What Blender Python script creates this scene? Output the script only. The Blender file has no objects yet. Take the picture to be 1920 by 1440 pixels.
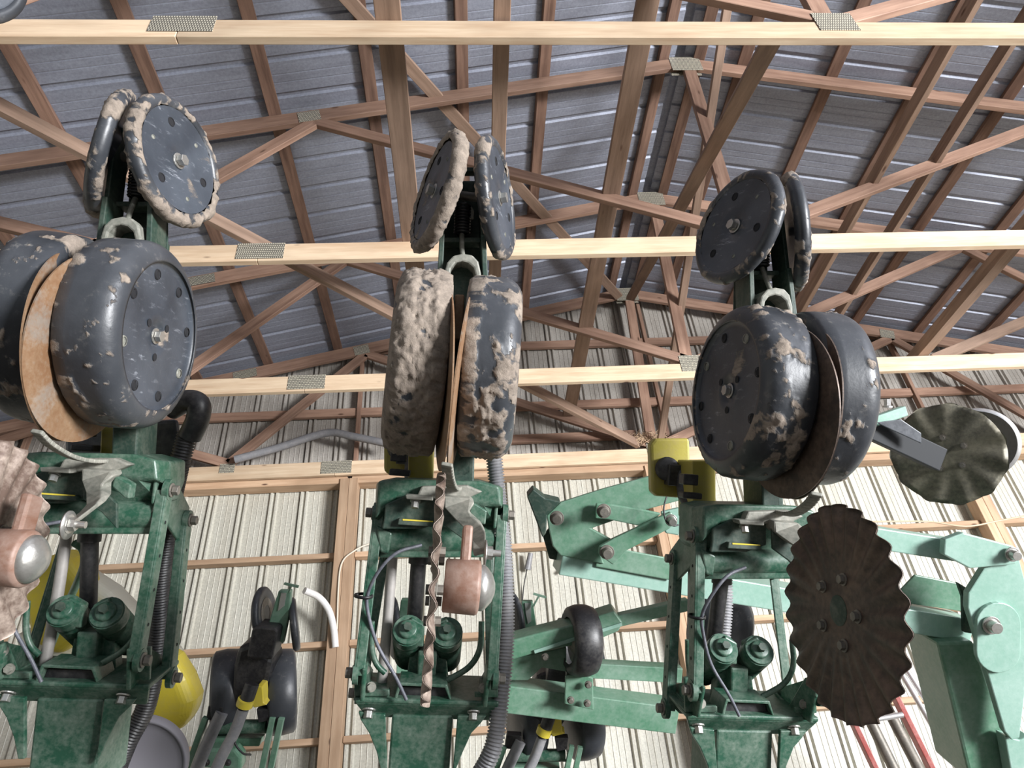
import bpy, math, random
from mathutils import Vector, Matrix, noise
random.seed(7)
V = Vector
SC = bpy.context.scene
COL = SC.collection
PI = math.pi

# ------------------------------------------------------------------ camera
F = 1295.74                                    # focal length in pixels of the 1920 wide frame
CR = V((0.99682982, -0.03907974, -0.06930433)) # camera right, up and forward in the barn's axes
CU = V((0.03406157, -0.57759083, 0.8156155))
CF = V((0.07190358, 0.81539046, 0.57442864))
cd = bpy.data.cameras.new('camera')
cam = bpy.data.objects.new('camera', cd)
COL.objects.link(cam)
cam.matrix_world = Matrix(((CR.x, CU.x, -CF.x, 0), (CR.y, CU.y, -CF.y, 0), (CR.z, CU.z, -CF.z, 0), (0, 0, 0, 1)))
cd.sensor_width = 36
cd.lens = F * 36 / 1920
cd.clip_start = 0.02
SC.camera = cam

# ------------------------------------------------------------------ light
world = bpy.data.worlds.new('world')
SC.world = world
world.use_nodes = True
bg = world.node_tree.nodes['Background']
bg.inputs[0].default_value = (0.80, 0.90, 1.0, 1)
bg.inputs[1].default_value = 0.48

def area(name, loc, aim, sx, sy, power, col):
    d = bpy.data.lights.new(name, 'AREA')
    d.shape = 'RECTANGLE'; d.size = sx; d.size_y = sy; d.energy = power; d.color = col
    o = bpy.data.objects.new(name, d); COL.objects.link(o)
    o.location = loc
    o.rotation_euler = (V(aim) - V(loc)).to_track_quat('-Z', 'Y').to_euler()
    return o
# daylight falling in through the big open door behind and to the right of the camera
area('door_daylight', (9.4, -5.2, 0.2), (0.0, 3.0, 1.9), 3.0, 2.4, 3700, (0.97, 0.98, 1.0))
SC.view_settings.view_transform = 'Standard'
SC.view_settings.look = 'None'
SC.view_settings.gamma = 1
SC.view_settings.use_curve_mapping = False
SC.view_settings.exposure = 0.0
SC.cycles.max_bounces = 6

FLOOR = -1.55

# ------------------------------------------------------------------ helpers
def Wd(px, py, z):
    """point at camera depth z metres along the ray through a photo pixel"""
    return (CR * (px - 960) + CU * (720 - py) + CF * F) * (z / F)
def ray(px, py):
    return CR * (px - 960) + CU * (720 - py) + CF * F
def at_y(px, py, y):
    r = ray(px, py); return r * (y / r.y)
def at_z(px, py, z):
    r = ray(px, py); return r * (z / r.z)

class MB:
    def __init__(s): s.v = []; s.f = []; s.sm = []; s.mud = []
    def add(s, vs, fs, smooth=False, mud=None):
        b = len(s.v)
        s.v += [tuple(x) for x in vs]
        s.f += [tuple(i + b for i in f) for f in fs]
        s.sm += [smooth] * len(fs)
        s.mud += list(mud) if mud else [0.0] * len(vs)
        return s
    def obox(s, c, a, b, d):
        """box from centre and three half vectors"""
        c, a, b, d = V(c), V(a), V(b), V(d)
        vs = [c + a * i + b * j + d * k for i in (-1, 1) for j in (-1, 1) for k in (-1, 1)]
        fs = [(0, 1, 3, 2), (4, 6, 7, 5), (0, 4, 5, 1), (2, 3, 7, 6), (0, 2, 6, 4), (1, 5, 7, 3)]
        if a.cross(b).dot(d) < 0: fs = [f[::-1] for f in fs]
        return s.add(vs, fs)
    def box(s, x0, x1, y0, y1, z0, z1):
        return s.obox(((x0 + x1) / 2, (y0 + y1) / 2, (z0 + z1) / 2), ((x1 - x0) / 2, 0, 0), (0, (y1 - y0) / 2, 0), (0, 0, (z1 - z0) / 2))
    def beam(s, p, q, w, h, up=(0, 0, 1)):
        """bar from p to q; w across, h along up"""
        p, q = V(p), V(q); d = (q - p)
        ax = d.normalized(); u = V(up); u = (u - ax * u.dot(ax)).normalized(); sd = ax.cross(u)
        return s.obox((p + q) / 2, d / 2, sd * (w / 2), u * (h / 2))
    def tube(s, path, r, seg=12, cap=True, smooth=True, closed=False):
        path = [V(p) for p in path]; n = len(path)
        R = r if isinstance(r, (list, tuple)) else [r] * n
        t0 = (path[1] - path[0]).normalized()
        nrm = t0.orthogonal().normalized(); rings = []
        for i, p in enumerate(path):
            t = (path[min(i + 1, n - 1)] - path[max(i - 1, 0)]).normalized()
            nrm = (nrm - t * nrm.dot(t)).normalized(); b = t.cross(nrm)
            rings.append([p + (nrm * math.cos(2 * PI * k / seg) + b * math.sin(2 * PI * k / seg)) * R[i] for k in range(seg)])
        vs = [x for rg in rings for x in rg]
        fs = [(i * seg + k, i * seg + (k + 1) % seg, (i + 1) * seg + (k + 1) % seg, (i + 1) * seg + k) for i in range(n - 1) for k in range(seg)]
        s.add(vs, fs, smooth)
        if cap:
            s.add(rings[0], [tuple(range(seg))[::-1]]); s.add(rings[-1], [tuple(range(seg))])
        return s
    def lathe(s, prof, c=(0, 0, 0), axis=(1, 0, 0), seg=32, smooth=True, fn=None):
        """prof = [(distance along axis, radius)]; fn(point, a, ang) -> (point, mud)"""
        ax = V(axis).normalized(); u = ax.orthogonal().normalized(); w = ax.cross(u); c = V(c)
        vs = []; mud = []
        for (a, r) in prof:
            for k in range(seg):
                t = 2 * PI * k / seg
                rd = u * math.cos(t) + w * math.sin(t)
                p = c + ax * a + rd * r; m = 0.0
                if fn: p, m = fn(p, rd, a, r)
                vs.append(p); mud.append(m)
        n = len(prof)
        fs = [(i * seg + k, i * seg + (k + 1) % seg, (i + 1) * seg + (k + 1) % seg, (i + 1) * seg + k) for i in range(n - 1) for k in range(seg)]
        # keep normals outward for profiles walked towards +axis on the outside
        fs = [f[::-1] for f in fs]
        return s.add(vs, fs, smooth, mud)
    def prism(s, outline, off, smooth=False):
        """closed planar outline extruded by off"""
        o = [V(p) for p in outline]; off = V(off); n = len(o)
        nn = V((0, 0, 0))
        for i in range(n): nn += o[i].cross(o[(i + 1) % n])
        vs = o + [p + off for p in o]
        fs = [tuple(range(n)), tuple(range(n, 2 * n))[::-1]] + [((i + 1) % n, i, i + n, (i + 1) % n + n) for i in range(n)]
        if nn.dot(off) > 0: fs = [f[::-1] for f in fs]
        return s.add(vs, fs, smooth)
    def bolt(s, c, axis, r, h, washer=True):
        c, ax = V(c), V(axis).normalized(); u = ax.orthogonal().normalized(); w = ax.cross(u)
        if washer: s.lathe([(0, 0), (0, r * 1.4), (h * .2, r * 1.4), (h * .2, 0)][::-1], c, ax, 16, False)
        for a, b, rr in ((h * .25, h, r),):
            lo = [c + ax * a + (u * math.cos(k * PI / 3) + w * math.sin(k * PI / 3)) * rr for k in range(6)]
            s.prism(lo, ax * (b - a))
        return s

def tag(o, label=None, cat=None, group=None, kind=None):
    if label: o['label'] = label
    if cat: o['category'] = cat
    if group: o['group'] = group
    if kind: o['kind'] = kind
    return o
WM = {}
def link(o, parent=None, Mw=None):
    COL.objects.link(o)
    Mw = Mw or (WM[parent.name].copy() if parent else Matrix.Identity(4))
    WM[o.name] = Mw
    if parent:
        o.parent = parent
        o.matrix_local = WM[parent.name].inverted() @ Mw
    else:
        o.matrix_local = Mw
    return o
def mesh(name, mb, mat):
    me = bpy.data.meshes.new(name)
    me.from_pydata(mb.v, [], mb.f)
    me.polygons.foreach_set('use_smooth', mb.sm)
    if any(mb.mud):
        at = me.attributes.new('mud', 'FLOAT', 'POINT'); at.data.foreach_set('value', mb.mud)
    me.materials.append(mat)
    me.update()
    return me
def mk(name, mb, mat, parent=None, bev=0.0, Mw=None, seg=2):
    """mesh in world axes (no parent) or in the parent's axes unless Mw is given"""
    o = bpy.data.objects.new(name, mesh(name, mb, mat))
    link(o, parent, Mw)
    if bev:
        m = o.modifiers.new('bevel', 'BEVEL'); m.width = bev; m.segments = 6 if bev >= .03 else seg; m.limit_method = 'ANGLE'; m.angle_limit = 0.6
        m.harden_normals = False
    return o
def mks(name, mbs, mat, parent=None, bev=0.0, Mw=None):
    return [mk(name, m, mat, parent, bev, Mw) for m in mbs]
def empty(name, loc=(0, 0, 0), Mw=None):
    o = bpy.data.objects.new(name, None); o.empty_display_size = 0.1
    return link(o, None, Mw or Matrix.Translation(V(loc)))
BOXC = {}
def board(name, p, q, w, h, mat, parent=None, up=(0, 0, 1), bev=0.003):
    """timber from p to q (world); its own axes run along the grain"""
    p, q = V(p), V(q); d = q - p; ax = d.normalized(); u = V(up)
    u = (u - ax * u.dot(ax)).normalized(); sd = u.cross(ax)
    Mw = Matrix((( ax.x, sd.x, u.x, (p.x + q.x) / 2), (ax.y, sd.y, u.y, (p.y + q.y) / 2), (ax.z, sd.z, u.z, (p.z + q.z) / 2), (0, 0, 0, 1)))
    L = round(d.length, 3); key = (L, w, h, mat.name)
    if key not in BOXC:
        BOXC[key] = mesh(name, MB().box(-L / 2, L / 2, -w / 2, w / 2, -h / 2, h / 2), mat)
    o = bpy.data.objects.new(name, BOXC[key]); link(o, parent, Mw)
    if bev:
        m = o.modifiers.new('bevel', 'BEVEL'); m.width = bev; m.segments = 1
    return o

# ------------------------------------------------------------------ materials
def mat(name, rough=0.5, metal=0.0, spec=None):
    m = bpy.data.materials.new(name); m.use_nodes = True
    nt = m.node_tree; b = nt.nodes['Principled BSDF']
    b.inputs['Roughness'].default_value = rough; b.inputs['Metallic'].default_value = metal
    if spec is not None: b.inputs['Specular IOR Level'].default_value = spec
    return m, nt, b
def N(nt, t, **kw):
    n = nt.nodes.new(t)
    for k, v in kw.items():
        if k in n.inputs: n.inputs[k].default_value = v
        else: setattr(n, k, v)
    return n
def ramp(nt, src, stops):
    r = nt.nodes.new('ShaderNodeValToRGB'); e = r.color_ramp.elements
    while len(e) < len(stops): e.new(0.5)
    for x, (p, c) in zip(e, stops):
        x.position = p; x.color = c if len(c) == 4 else (*c, 1)
    nt.links.new(src, r.inputs[0]); return r
def coords(nt, scale=(1, 1, 1), src='Object'):
    t = nt.nodes.new('ShaderNodeTexCoord'); mp = nt.nodes.new('ShaderNodeMapping'); mp.inputs['Scale'].default_value = scale
    nt.links.new(t.outputs[src], mp.inputs[0]); return mp
def mix(nt, fac, a, b, mode='MIX'):
    m = nt.nodes.new('ShaderNodeMix'); m.data_type = 'RGBA'; m.blend_type = mode
    for s, x in ((0, fac), (6, a), (7, b)):
        if hasattr(x, 'links'): nt.links.new(x, m.inputs[s])
        elif isinstance(x, (int, float)): m.inputs[s].default_value = x
        else: m.inputs[s].default_value = (*x, 1)
    return m.outputs[2]
def noisen(nt, mp, scale, detail=6, rough=0.6):
    n = N(nt, 'ShaderNodeTexNoise', Scale=scale, Detail=detail, Roughness=rough)
    nt.links.new(mp.outputs[0], n.inputs['Vector']); return n.outputs[0]
def bump(nt, b, h, strength=0.3, dist=0.01):
    bp = N(nt, 'ShaderNodeBump', Strength=strength, Distance=dist)
    nt.links.new(h, bp.inputs['Height']); nt.links.new(bp.outputs[0], b.inputs['Normal'])
def wood(name, light, dark, knot=(0.10, 0.05, 0.03)):
    m, nt, b = mat(name, 0.75)
    oi = nt.nodes.new('ShaderNodeObjectInfo')
    t = nt.nodes.new('ShaderNodeTexCoord')
    ad = nt.nodes.new('ShaderNodeVectorMath'); ad.operation = 'ADD'
    cmb = nt.nodes.new('ShaderNodeMath'); cmb.operation = 'MULTIPLY'; cmb.inputs[1].default_value = 37.0
    nt.links.new(oi.outputs['Random'], cmb.inputs[0])
    nt.links.new(t.outputs['Object'], ad.inputs[0]); nt.links.new(cmb.outputs[0], ad.inputs[1])
    mp = nt.nodes.new('ShaderNodeMapping'); mp.inputs['Scale'].default_value = (1.2, 16, 16)
    nt.links.new(ad.outputs[0], mp.inputs[0])
    g = noisen(nt, mp, 1.6, 8, 0.65)
    c1 = ramp(nt, g, [(0.30, dark), (0.62, light)])
    mp2 = nt.nodes.new('ShaderNodeMapping'); mp2.inputs['Scale'].default_value = (1.5, 3, 3)
    nt.links.new(ad.outputs[0], mp2.inputs[0])
    st = noisen(nt, mp2, 1.1, 3)
    c2 = mix(nt, ramp(nt, st, [(0.45, (0, 0, 0)), (0.75, (.55, .55, .55))]).outputs[0], c1.outputs[0], tuple(x * 0.62 for x in dark))
    vo = N(nt, 'ShaderNodeTexVoronoi', Scale=2.4, Randomness=1.0)
    mp3 = nt.nodes.new('ShaderNodeMapping'); mp3.inputs['Scale'].default_value = (1.0, 3.2, 3.2)
    nt.links.new(ad.outputs[0], mp3.inputs[0]); nt.links.new(mp3.outputs[0], vo.inputs['Vector'])
    kn = ramp(nt, vo.outputs['Distance'], [(0.035, (1, 1, 1)), (0.085, (0, 0, 0))])
    c3 = mix(nt, kn.outputs[0], c2, knot)
    hs = nt.nodes.new('ShaderNodeHueSaturation')
    mr = N(nt, 'ShaderNodeMapRange'); mr.inputs['To Min'].default_value = 0.82; mr.inputs['To Max'].default_value = 1.18
    nt.links.new(oi.outputs['Random'], mr.inputs['Value']); nt.links.new(mr.outputs[0], hs.inputs['Value'])
    nt.links.new(c3, hs.inputs['Color']); nt.links.new(hs.outputs[0], b.inputs['Base Color'])
    bump(nt, b, g, 0.25, 0.004)
    return m
def dirty(name, base, dirt, amt=0.5, rough=0.5, metal=0.0, sc=14.0, fine=90.0, mud=None, streak=(1, 1, 1), spec=None, lo=0.45, hi=0.7):
    """paint, plastic or metal with dust specks; 'mud' adds caked soil where the mesh carries it"""
    m, nt, b = mat(name, rough, metal, spec)
    mp = coords(nt, streak)
    n1 = noisen(nt, mp, sc, 8, 0.7); n2 = noisen(nt, mp, fine, 4, 0.6)
    mm = nt.nodes.new('ShaderNodeMath'); mm.operation = 'MULTIPLY_ADD'; mm.inputs[1].default_value = 0.35; nt.links.new(n2, mm.inputs[0])
    m2 = nt.nodes.new('ShaderNodeMath'); m2.operation = 'MULTIPLY'; m2.inputs[1].default_value = 0.65; nt.links.new(n1, m2.inputs[0]); nt.links.new(m2.outputs[0], mm.inputs[2])
    fac = ramp(nt, mm.outputs[0], [(lo, (0, 0, 0)), (hi, (amt, amt, amt))])
    col = mix(nt, fac.outputs[0], base, dirt)
    if mud:
        a = nt.nodes.new('ShaderNodeAttribute'); a.attribute_name = 'mud'
        s1 = nt.nodes.new('ShaderNodeMath'); s1.operation = 'MULTIPLY_ADD'; s1.inputs[1].default_value = 0.7
        nt.links.new(n2, s1.inputs[0]); nt.links.new(a.outputs['Fac'], s1.inputs[2])
        mf = ramp(nt, s1.outputs[0], [(0.40, (0, 0, 0)), (0.75, (.9, .9, .9))])
        mc = ramp(nt, n1, [(0.3, tuple(x * 0.62 for x in mud)), (0.65, mud)])
        col = mix(nt, mf.outputs[0], col, mc.outputs[0])
        rr = nt.nodes.new('ShaderNodeMapRange'); rr.inputs['To Min'].default_value = rough; rr.inputs['To Max'].default_value = 0.95
        nt.links.new(mf.outputs[0], rr.inputs['Value']); nt.links.new(rr.outputs[0], b.inputs['Roughness'])
    nt.links.new(col, b.inputs['Base Color'])
    bump(nt, b, mm.outputs[0], 0.35, 0.003)
    return m
def plastic(name, base, soft, light, rough, streak=(1, 1, 1), amt=.5):
    m, nt, b = mat(name, rough)
    mp = coords(nt, (1, 1, 1)); ms = coords(nt, streak)
    n0 = noisen(nt, mp, 5, 4, 0.55); n1 = noisen(nt, ms, 40, 7, 0.75); n2 = noisen(nt, mp, 120, 3, 0.6)
    col = mix(nt, ramp(nt, n0, [(0.35, (0, 0, 0)), (0.68, (1, 1, 1))]).outputs[0], base, soft)
    spk = ramp(nt, n1, [(0.56, (0, 0, 0)), (0.70, (amt, amt, amt))])
    gate = ramp(nt, noisen(nt, mp, 8, 3, 0.5), [(0.42, (.12, .12, .12)), (0.62, (1, 1, 1))])
    col = mix(nt, mix(nt, 1.0, spk.outputs[0], gate.outputs[0], 'MULTIPLY'), col, light)
    a = nt.nodes.new('ShaderNodeAttribute'); a.attribute_name = 'mud'
    s1 = nt.nodes.new('ShaderNodeMath'); s1.operation = 'MULTIPLY_ADD'; s1.inputs[1].default_value = 0.9
    nt.links.new(n1, s1.inputs[0]); nt.links.new(a.outputs['Fac'], s1.inputs[2])
    mf = ramp(nt, s1.outputs[0], [(0.62, (0, 0, 0)), (0.86, (1, 1, 1))])
    mc = ramp(nt, n1, [(0.32, tuple(x * 0.55 for x in MUD)), (0.65, tuple(x * 1.15 for x in MUD))])
    col = mix(nt, mf.outputs[0], col, mc.outputs[0])
    rr = nt.nodes.new('ShaderNodeMapRange'); rr.inputs['To Min'].default_value = rough; rr.inputs['To Max'].default_value = 0.95
    nt.links.new(mf.outputs[0], rr.inputs['Value']); nt.links.new(rr.outputs[0], b.inputs['Roughness'])
    nt.links.new(col, b.inputs['Base Color'])
    sm = nt.nodes.new('ShaderNodeMath'); sm.operation = 'MULTIPLY'; nt.links.new(n1, sm.inputs[0]); nt.links.new(mf.outputs[0], sm.inputs[1])
    ad = nt.nodes.new('ShaderNodeMath'); ad.operation = 'MULTIPLY_ADD'; ad.inputs[1].default_value = .08; nt.links.new(n2, ad.inputs[0]); nt.links.new(sm.outputs[0], ad.inputs[2])
    bump(nt, b, ad.outputs[0], 0.7, 0.006)
    return m
def plain(name, c, rough=0.5, metal=0.0):
    m, nt, b = mat(name, rough, metal); b.inputs['Base Color'].default_value = (*c, 1); return m

M_CHORD = wood('pine_chord', (0.68, 0.53, 0.37), (0.52, 0.36, 0.23))
M_TRUSS = wood('red_pine', (0.36, 0.225, 0.16), (0.20, 0.11, 0.075))
M_PURL = wood('brown_purlin', (0.26, 0.155, 0.11), (0.11, 0.06, 0.042))
M_BRACE = wood('weathered_brace', (0.32, 0.215, 0.155), (0.18, 0.115, 0.08))
M_POST = wood('pine_post', (0.55, 0.38, 0.25), (0.40, 0.25, 0.15))
MUD = (0.27, 0.222, 0.18)
M_RUB = plastic('black_plastic', (0.022, 0.025, 0.030), (0.058, 0.062, 0.070), (0.32, 0.30, 0.27), 0.40)
M_RUBC = plastic('scuffed_plastic_face', (0.026, 0.031, 0.040), (0.062, 0.072, 0.088), (0.40, 0.42, 0.46), 0.38, (1, 2.2, .6), .6)
M_HOLE = plain('hole_shade', (0.008, 0.008, 0.01), 0.9)  # near-black discs in this colour stand for the shade inside uncut holes
M_RUST = dirty('rusty_opener_steel', (0.20, 0.105, 0.052), (0.30, 0.205, 0.125), 0.8, 0.6, 0.2, 11, 120, mud=MUD, lo=0.4, hi=0.65)
M_COULT = dirty('brown_coulter_steel', (0.060, 0.045, 0.038), (0.22, 0.15, 0.11), 0.7, 0.5, 0.35, 14, 80, lo=0.42, hi=0.68)
M_COULTL = dirty('rust_coulter_steel', (0.12, 0.08, 0.062), (0.44, 0.36, 0.30), 0.8, 0.55, 0.2, 13, 70, lo=0.44, hi=0.62)
M_GREEN = dirty('dusty_green_paint', (0.020, 0.078, 0.047), (0.27, 0.31, 0.26), 0.6, 0.40, 0, 16, 110, lo=0.42, hi=0.70)
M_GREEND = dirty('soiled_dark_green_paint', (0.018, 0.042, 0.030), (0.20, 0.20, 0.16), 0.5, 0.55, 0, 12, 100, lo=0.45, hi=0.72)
M_GREENF = dirty('clean_green_paint', (0.080, 0.195, 0.120), (0.34, 0.41, 0.36), 0.5, 0.33, 0, 6, 60, lo=0.38, hi=0.68)
M_GREENLIT = dirty('daylit_green_paint', (0.23, 0.38, 0.31), (0.44, 0.56, 0.51), 0.55, 0.32, 0, 7, 60, lo=0.4, hi=0.7)  # green paint with the daylight haze on it mixed into the colour
M_CAST = dirty('worn_casting', (0.15, 0.155, 0.13), (0.38, 0.36, 0.31), 0.8, 0.6, 0.1, 13, 90, lo=0.4, hi=0.65)
M_HUB = dirty('rusty_hub', (0.19, 0.095, 0.062), (0.34, 0.26, 0.22), 0.8, 0.55, 0.1, 12, 70, streak=(1, 1, .4), lo=0.4, hi=0.65)
M_FARC = dirty('olive_brown_steel', (0.085, 0.08, 0.06), (0.24, 0.22, 0.16), 0.8, 0.55, 0.2, 8, 80, lo=0.40, hi=0.62)
M_STEEL = dirty('zinc_steel', (0.50, 0.49, 0.46), (0.30, 0.27, 0.24), 0.7, 0.32, 0.8, 20, 120)
M_BOLTD = dirty('dull_bolt', (0.16, 0.15, 0.13), (0.36, 0.31, 0.26), 0.6, 0.5, 0.4, 20, 120)
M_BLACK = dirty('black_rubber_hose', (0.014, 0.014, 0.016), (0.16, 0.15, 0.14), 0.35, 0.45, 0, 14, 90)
M_SHIELD = dirty('blue_black_hopper_plastic', (0.045, 0.05, 0.06), (0.22, 0.23, 0.25), 0.6, 0.45, 0, 5, 50)
M_DARKC = plain('dark_channel_steel', (0.012, 0.014, 0.017), .7)
M_GREY = dirty('grey_vacuum_hose', (0.20, 0.20, 0.21), (0.36, 0.34, 0.33), 0.6, 0.45, 0, 16, 80)
M_PIPE = dirty('grey_pipe', (0.34, 0.32, 0.30), (0.48, 0.44, 0.40), 0.6, 0.5, 0.1, 14, 80)
M_WIRE = dirty('blue_grey_wire_loom', (0.09, 0.095, 0.115), (0.26, 0.26, 0.28), 0.6, 0.5, 0, 30, 150)
M_YEL = dirty('yellow_plastic', (0.62, 0.50, 0.05), (0.45, 0.38, 0.16), 0.5, 0.35, 0, 8, 70)
M_YELD = dirty('soiled_yellow_plastic', (0.34, 0.29, 0.05), (0.30, 0.24, 0.12), 0.6, 0.4, 0, 12, 90)
M_CREAM = plain('milky_hopper_plastic', (0.62, 0.60, 0.50), 0.45)
M_PVC = dirty('white_pvc', (0.72, 0.70, 0.68), (0.5, 0.46, 0.42), 0.5, 0.4, 0, 10, 80)
M_RED = dirty('red_fibreglass_rail', (0.30, 0.055, 0.045), (0.52, 0.30, 0.27), 0.5, 0.45, 0, 12, 90)
M_ALU = dirty('aluminium', (0.66, 0.66, 0.66), (0.42, 0.40, 0.38), 0.6, 0.35, 0.7, 14, 90)
M_TAN = plain('tan_cable', (0.58, 0.42, 0.28), 0.6)
M_WHITECORD = plain('pale_cord', (0.66, 0.58, 0.47), 0.6)
M_CONC = dirty('dirt_floor', (0.13, 0.115, 0.10), (0.22, 0.20, 0.17), 0.7, 0.9, 0, 3, 40)

def sheet_mat(name, base, dirt, rough, metal, streak, sc):
    m, nt, b = mat(name, rough, metal)
    mp = coords(nt, streak); mp2 = coords(nt, (1, 1, 1))
    n1 = noisen(nt, mp, sc, 7, 0.65); n2 = noisen(nt, mp2, 60, 3, 0.7)
    f1 = ramp(nt, n1, [(0.38, (0, 0, 0)), (0.70, (.8, .8, .8))])
    c = mix(nt, f1.outputs[0], base, dirt)
    f2 = ramp(nt, n2, [(0.35, tuple(x * .78 for x in (1, 1, 1))), (0.65, (1, 1, 1))])
    c = mix(nt, 1.0, c, f2.outputs[0], 'MULTIPLY')
    nt.links.new(c, b.inputs['Base Color'])
    return m
M_ROOF = sheet_mat('galvanised_roof_sheet', (0.33, 0.355, 0.43), (0.25, 0.265, 0.325), 0.48, 0.25, (0.6, 6, 1), 5)
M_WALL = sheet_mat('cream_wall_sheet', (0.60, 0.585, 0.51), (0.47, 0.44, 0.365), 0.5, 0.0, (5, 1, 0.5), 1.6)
M_GABLE = sheet_mat('stained_shaded_gable_sheet', (0.46, 0.43, 0.39), (0.30, 0.27, 0.235), 0.6, 0.0, (5, 1, 0.5), 2.2)  # dirt and the gable's shade are both in this darker colour

def plate_mat():
    m, nt, b = mat('punched_nail_plate', 0.5, 0.15)
    mp = coords(nt, (1, 1, 1))
    br = N(nt, 'ShaderNodeTexBrick', Scale=1.0)
    br.inputs['Color1'].default_value = (0.62, 0.58, 0.46, 1); br.inputs['Color2'].default_value = (0.52, 0.49, 0.40, 1)
    br.inputs['Mortar'].default_value = (0.10, 0.09, 0.075, 1)
    br.inputs['Brick Width'].default_value = 0.011; br.inputs['Row Height'].default_value = 0.016
    br.inputs['Mortar Size'].default_value = 0.0028; br.inputs['Mortar Smooth'].default_value = 0.3
    sw = nt.nodes.new('ShaderNodeMapping'); sw.inputs['Rotation'].default_value = (PI / 2, 0, 0)
    nt.links.new(mp.outputs[0], sw.inputs[0]); nt.links.new(sw.outputs[0], br.inputs['Vector'])
    nt.links.new(br.outputs['Color'], b.inputs['Base Color'])
    bump(nt, b, br.outputs['Fac'], -0.6, 0.002)
    return m
M_PLATE = plate_mat()

# ------------------------------------------------------------------ the barn
TY = [1.585, 2.895, 4.213, 5.52]          # front faces of the four trusses in view
CX = 1.80                                  # the ridge
PITCH = 0.243
EL, ER = -7.0, 10.6                        # eaves
def zc(x): return 5.06 - PITCH * abs(x - CX)        # centre line of the top chord
WALLY = 5.72

fl = mk('floor', MB().box(EL, ER, -9, WALLY + .1, FLOOR - .1, FLOOR), M_CONC); tag(fl, kind='structure')

# ceiling: roof sheets and purlins
ceil = empty('ceiling', (CX, 2, 5.2)); tag(ceil, kind='structure')
def roof_sheet(y0, side, k):
    """one ribbed sheet running from the ridge to the eave; ribs run down the slope"""
    P = 0.262; prof = []
    for r in range(3):
        b = y0 + r * P
        prof += [(b, 0), (b + .070, 0), (b + .076, .002), (b + .082, 0), (b + .128, 0), (b + .134, .002), (b + .140, 0), (b + .205, 0), (b + .217, .016), (b + .240, .016), (b + .252, 0)]
    prof.append((y0 + 3 * P + .012, 0.001))
    mb = MB(); n = len(prof)
    xs = [CX + side * .035, CX + side * 2.2, CX + side * 4.4, CX + side * 8.8]
    vs = []
    for x in xs:
        zb = zc(x) + .07 + .042 + 0.0007 * (k % 2)
        for (y, h) in prof: vs.append((x, y, zb + h))
    fs = []
    for i in range(len(xs) - 1):
        for j in range(n - 1):
            f = (i * n + j, i * n + j + 1, (i + 1) * n + j + 1, (i + 1) * n + j)
            fs.append(f if side > 0 else f[::-1])
    mb.add(vs, fs)
    mk('roof_sheet', mb, M_ROOF, ceil, Mw=Matrix.Identity(4))
k = 0
y = -5.3
while y < WALLY + .1:
    for s in (-1, 1): roof_sheet(y, s, k)
    y += 0.786; k += 1
mk('ridge_cap', MB().prism([(CX - .13, -5.3, zc(CX) + .118), (CX, -5.3, zc(CX) + .15), (CX + .13, -5.3, zc(CX) + .118), (CX + .13, -5.3, zc(CX) + .121), (CX, -5.3, zc(CX) + .153), (CX - .13, -5.3, zc(CX) + .121)], (0, 11.2, 0)), M_ROOF, ceil, Mw=Matrix.Identity(4))
for px in (-6.9, -6.25, -5.6, -4.95, -4.3, -3.85, -3.2, -2.55, -1.9, -1.235, -0.575, 0.075, 0.69, 1.655, 1.945, 2.28, 2.945, 3.58, 4.23, 4.87, 5.5, 6.15, 6.8, 7.5, 8.2, 8.9, 9.6):
    side = -1 if px < CX else 1
    zz = zc(px) + .07 + .019
    board('purlin', (px, -5.3, zz), (px, 5.72, zz), .088, .038, M_PURL, ceil, up=(PITCH * side, 0, 1))

# back wall: posts, girts and ribbed sheets
wall = empty('wall_back', (0, WALLY, FLOOR)); tag(wall, kind='structure')
def rz(x): return zc(x) + .10
def wall_panel(x0, lo, hi, yb, m):
    P = 0.265; pts = []
    for r in range(3):
        b = x0 + r * P
        pts += [(b, 0), (b + .004, 0), (b + .013, .022), (b + .027, .022), (b + .036, 0), (b + .052, 0), (b + .061, .022), (b + .075, .022), (b + .084, 0),
                (b + .125, 0), (b + .130, .004), (b + .135, 0), (b + .170, 0), (b + .175, .004), (b + .180, 0), (b + .215, 0), (b + .220, .004), (b + .225, 0)]
    pts.append((x0 + 3 * P + .01, 0))
    mb = MB(); n = len(pts); vs = []
    for (x, h) in pts: vs.append((x, yb - h, lo))
    for (x, h) in pts: vs.append((x, yb - h, hi if hi else rz(x)))
    mb.add(vs, [(j, j + 1, n + j + 1, n + j) for j in range(n - 1)])
    mk('wall_sheet', mb, m, wall, Mw=Matrix.Identity(4))
x = EL - .1 + 0.045
while x < ER:
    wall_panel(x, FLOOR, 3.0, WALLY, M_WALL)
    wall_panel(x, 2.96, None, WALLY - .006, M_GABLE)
    x += 0.795
xp = [-6.3, -3.66, -1.03, 1.72, 4.68, 7.4, 10.2]
for x in xp:
    for dx in (-.04, .04):
        board('post', (x + dx, 5.615, FLOOR), (x + dx, 5.615, 2.95), .078, .125, M_POST, wall, up=(0, 1, 0))
for zg, rows in ((0.16, 1), (0.86, 1), (1.54, 1), (2.26, 1)):
    for a, b in zip(xp[:-1], xp[1:]):
        board('girt', (a + .082, 5.655, zg), (b - .082, 5.655, zg), .088, .045, M_POST, wall)
for a, b in zip(xp[:-1], xp[1:]):
    board('wall_plate', (a + .02, 5.635, 2.945), (b - .02, 5.635, 2.945), .13, .07, M_POST, wall)
for zg, a, b in ((3.71, -4.2, 7.9), (4.47, -1.4, 5.0), (3.34, 0.3, 1.65)):
    board('girt', (a, 5.66, zg), (b, 5.66, zg), .04, .088, M_TRUSS, wall)
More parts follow.
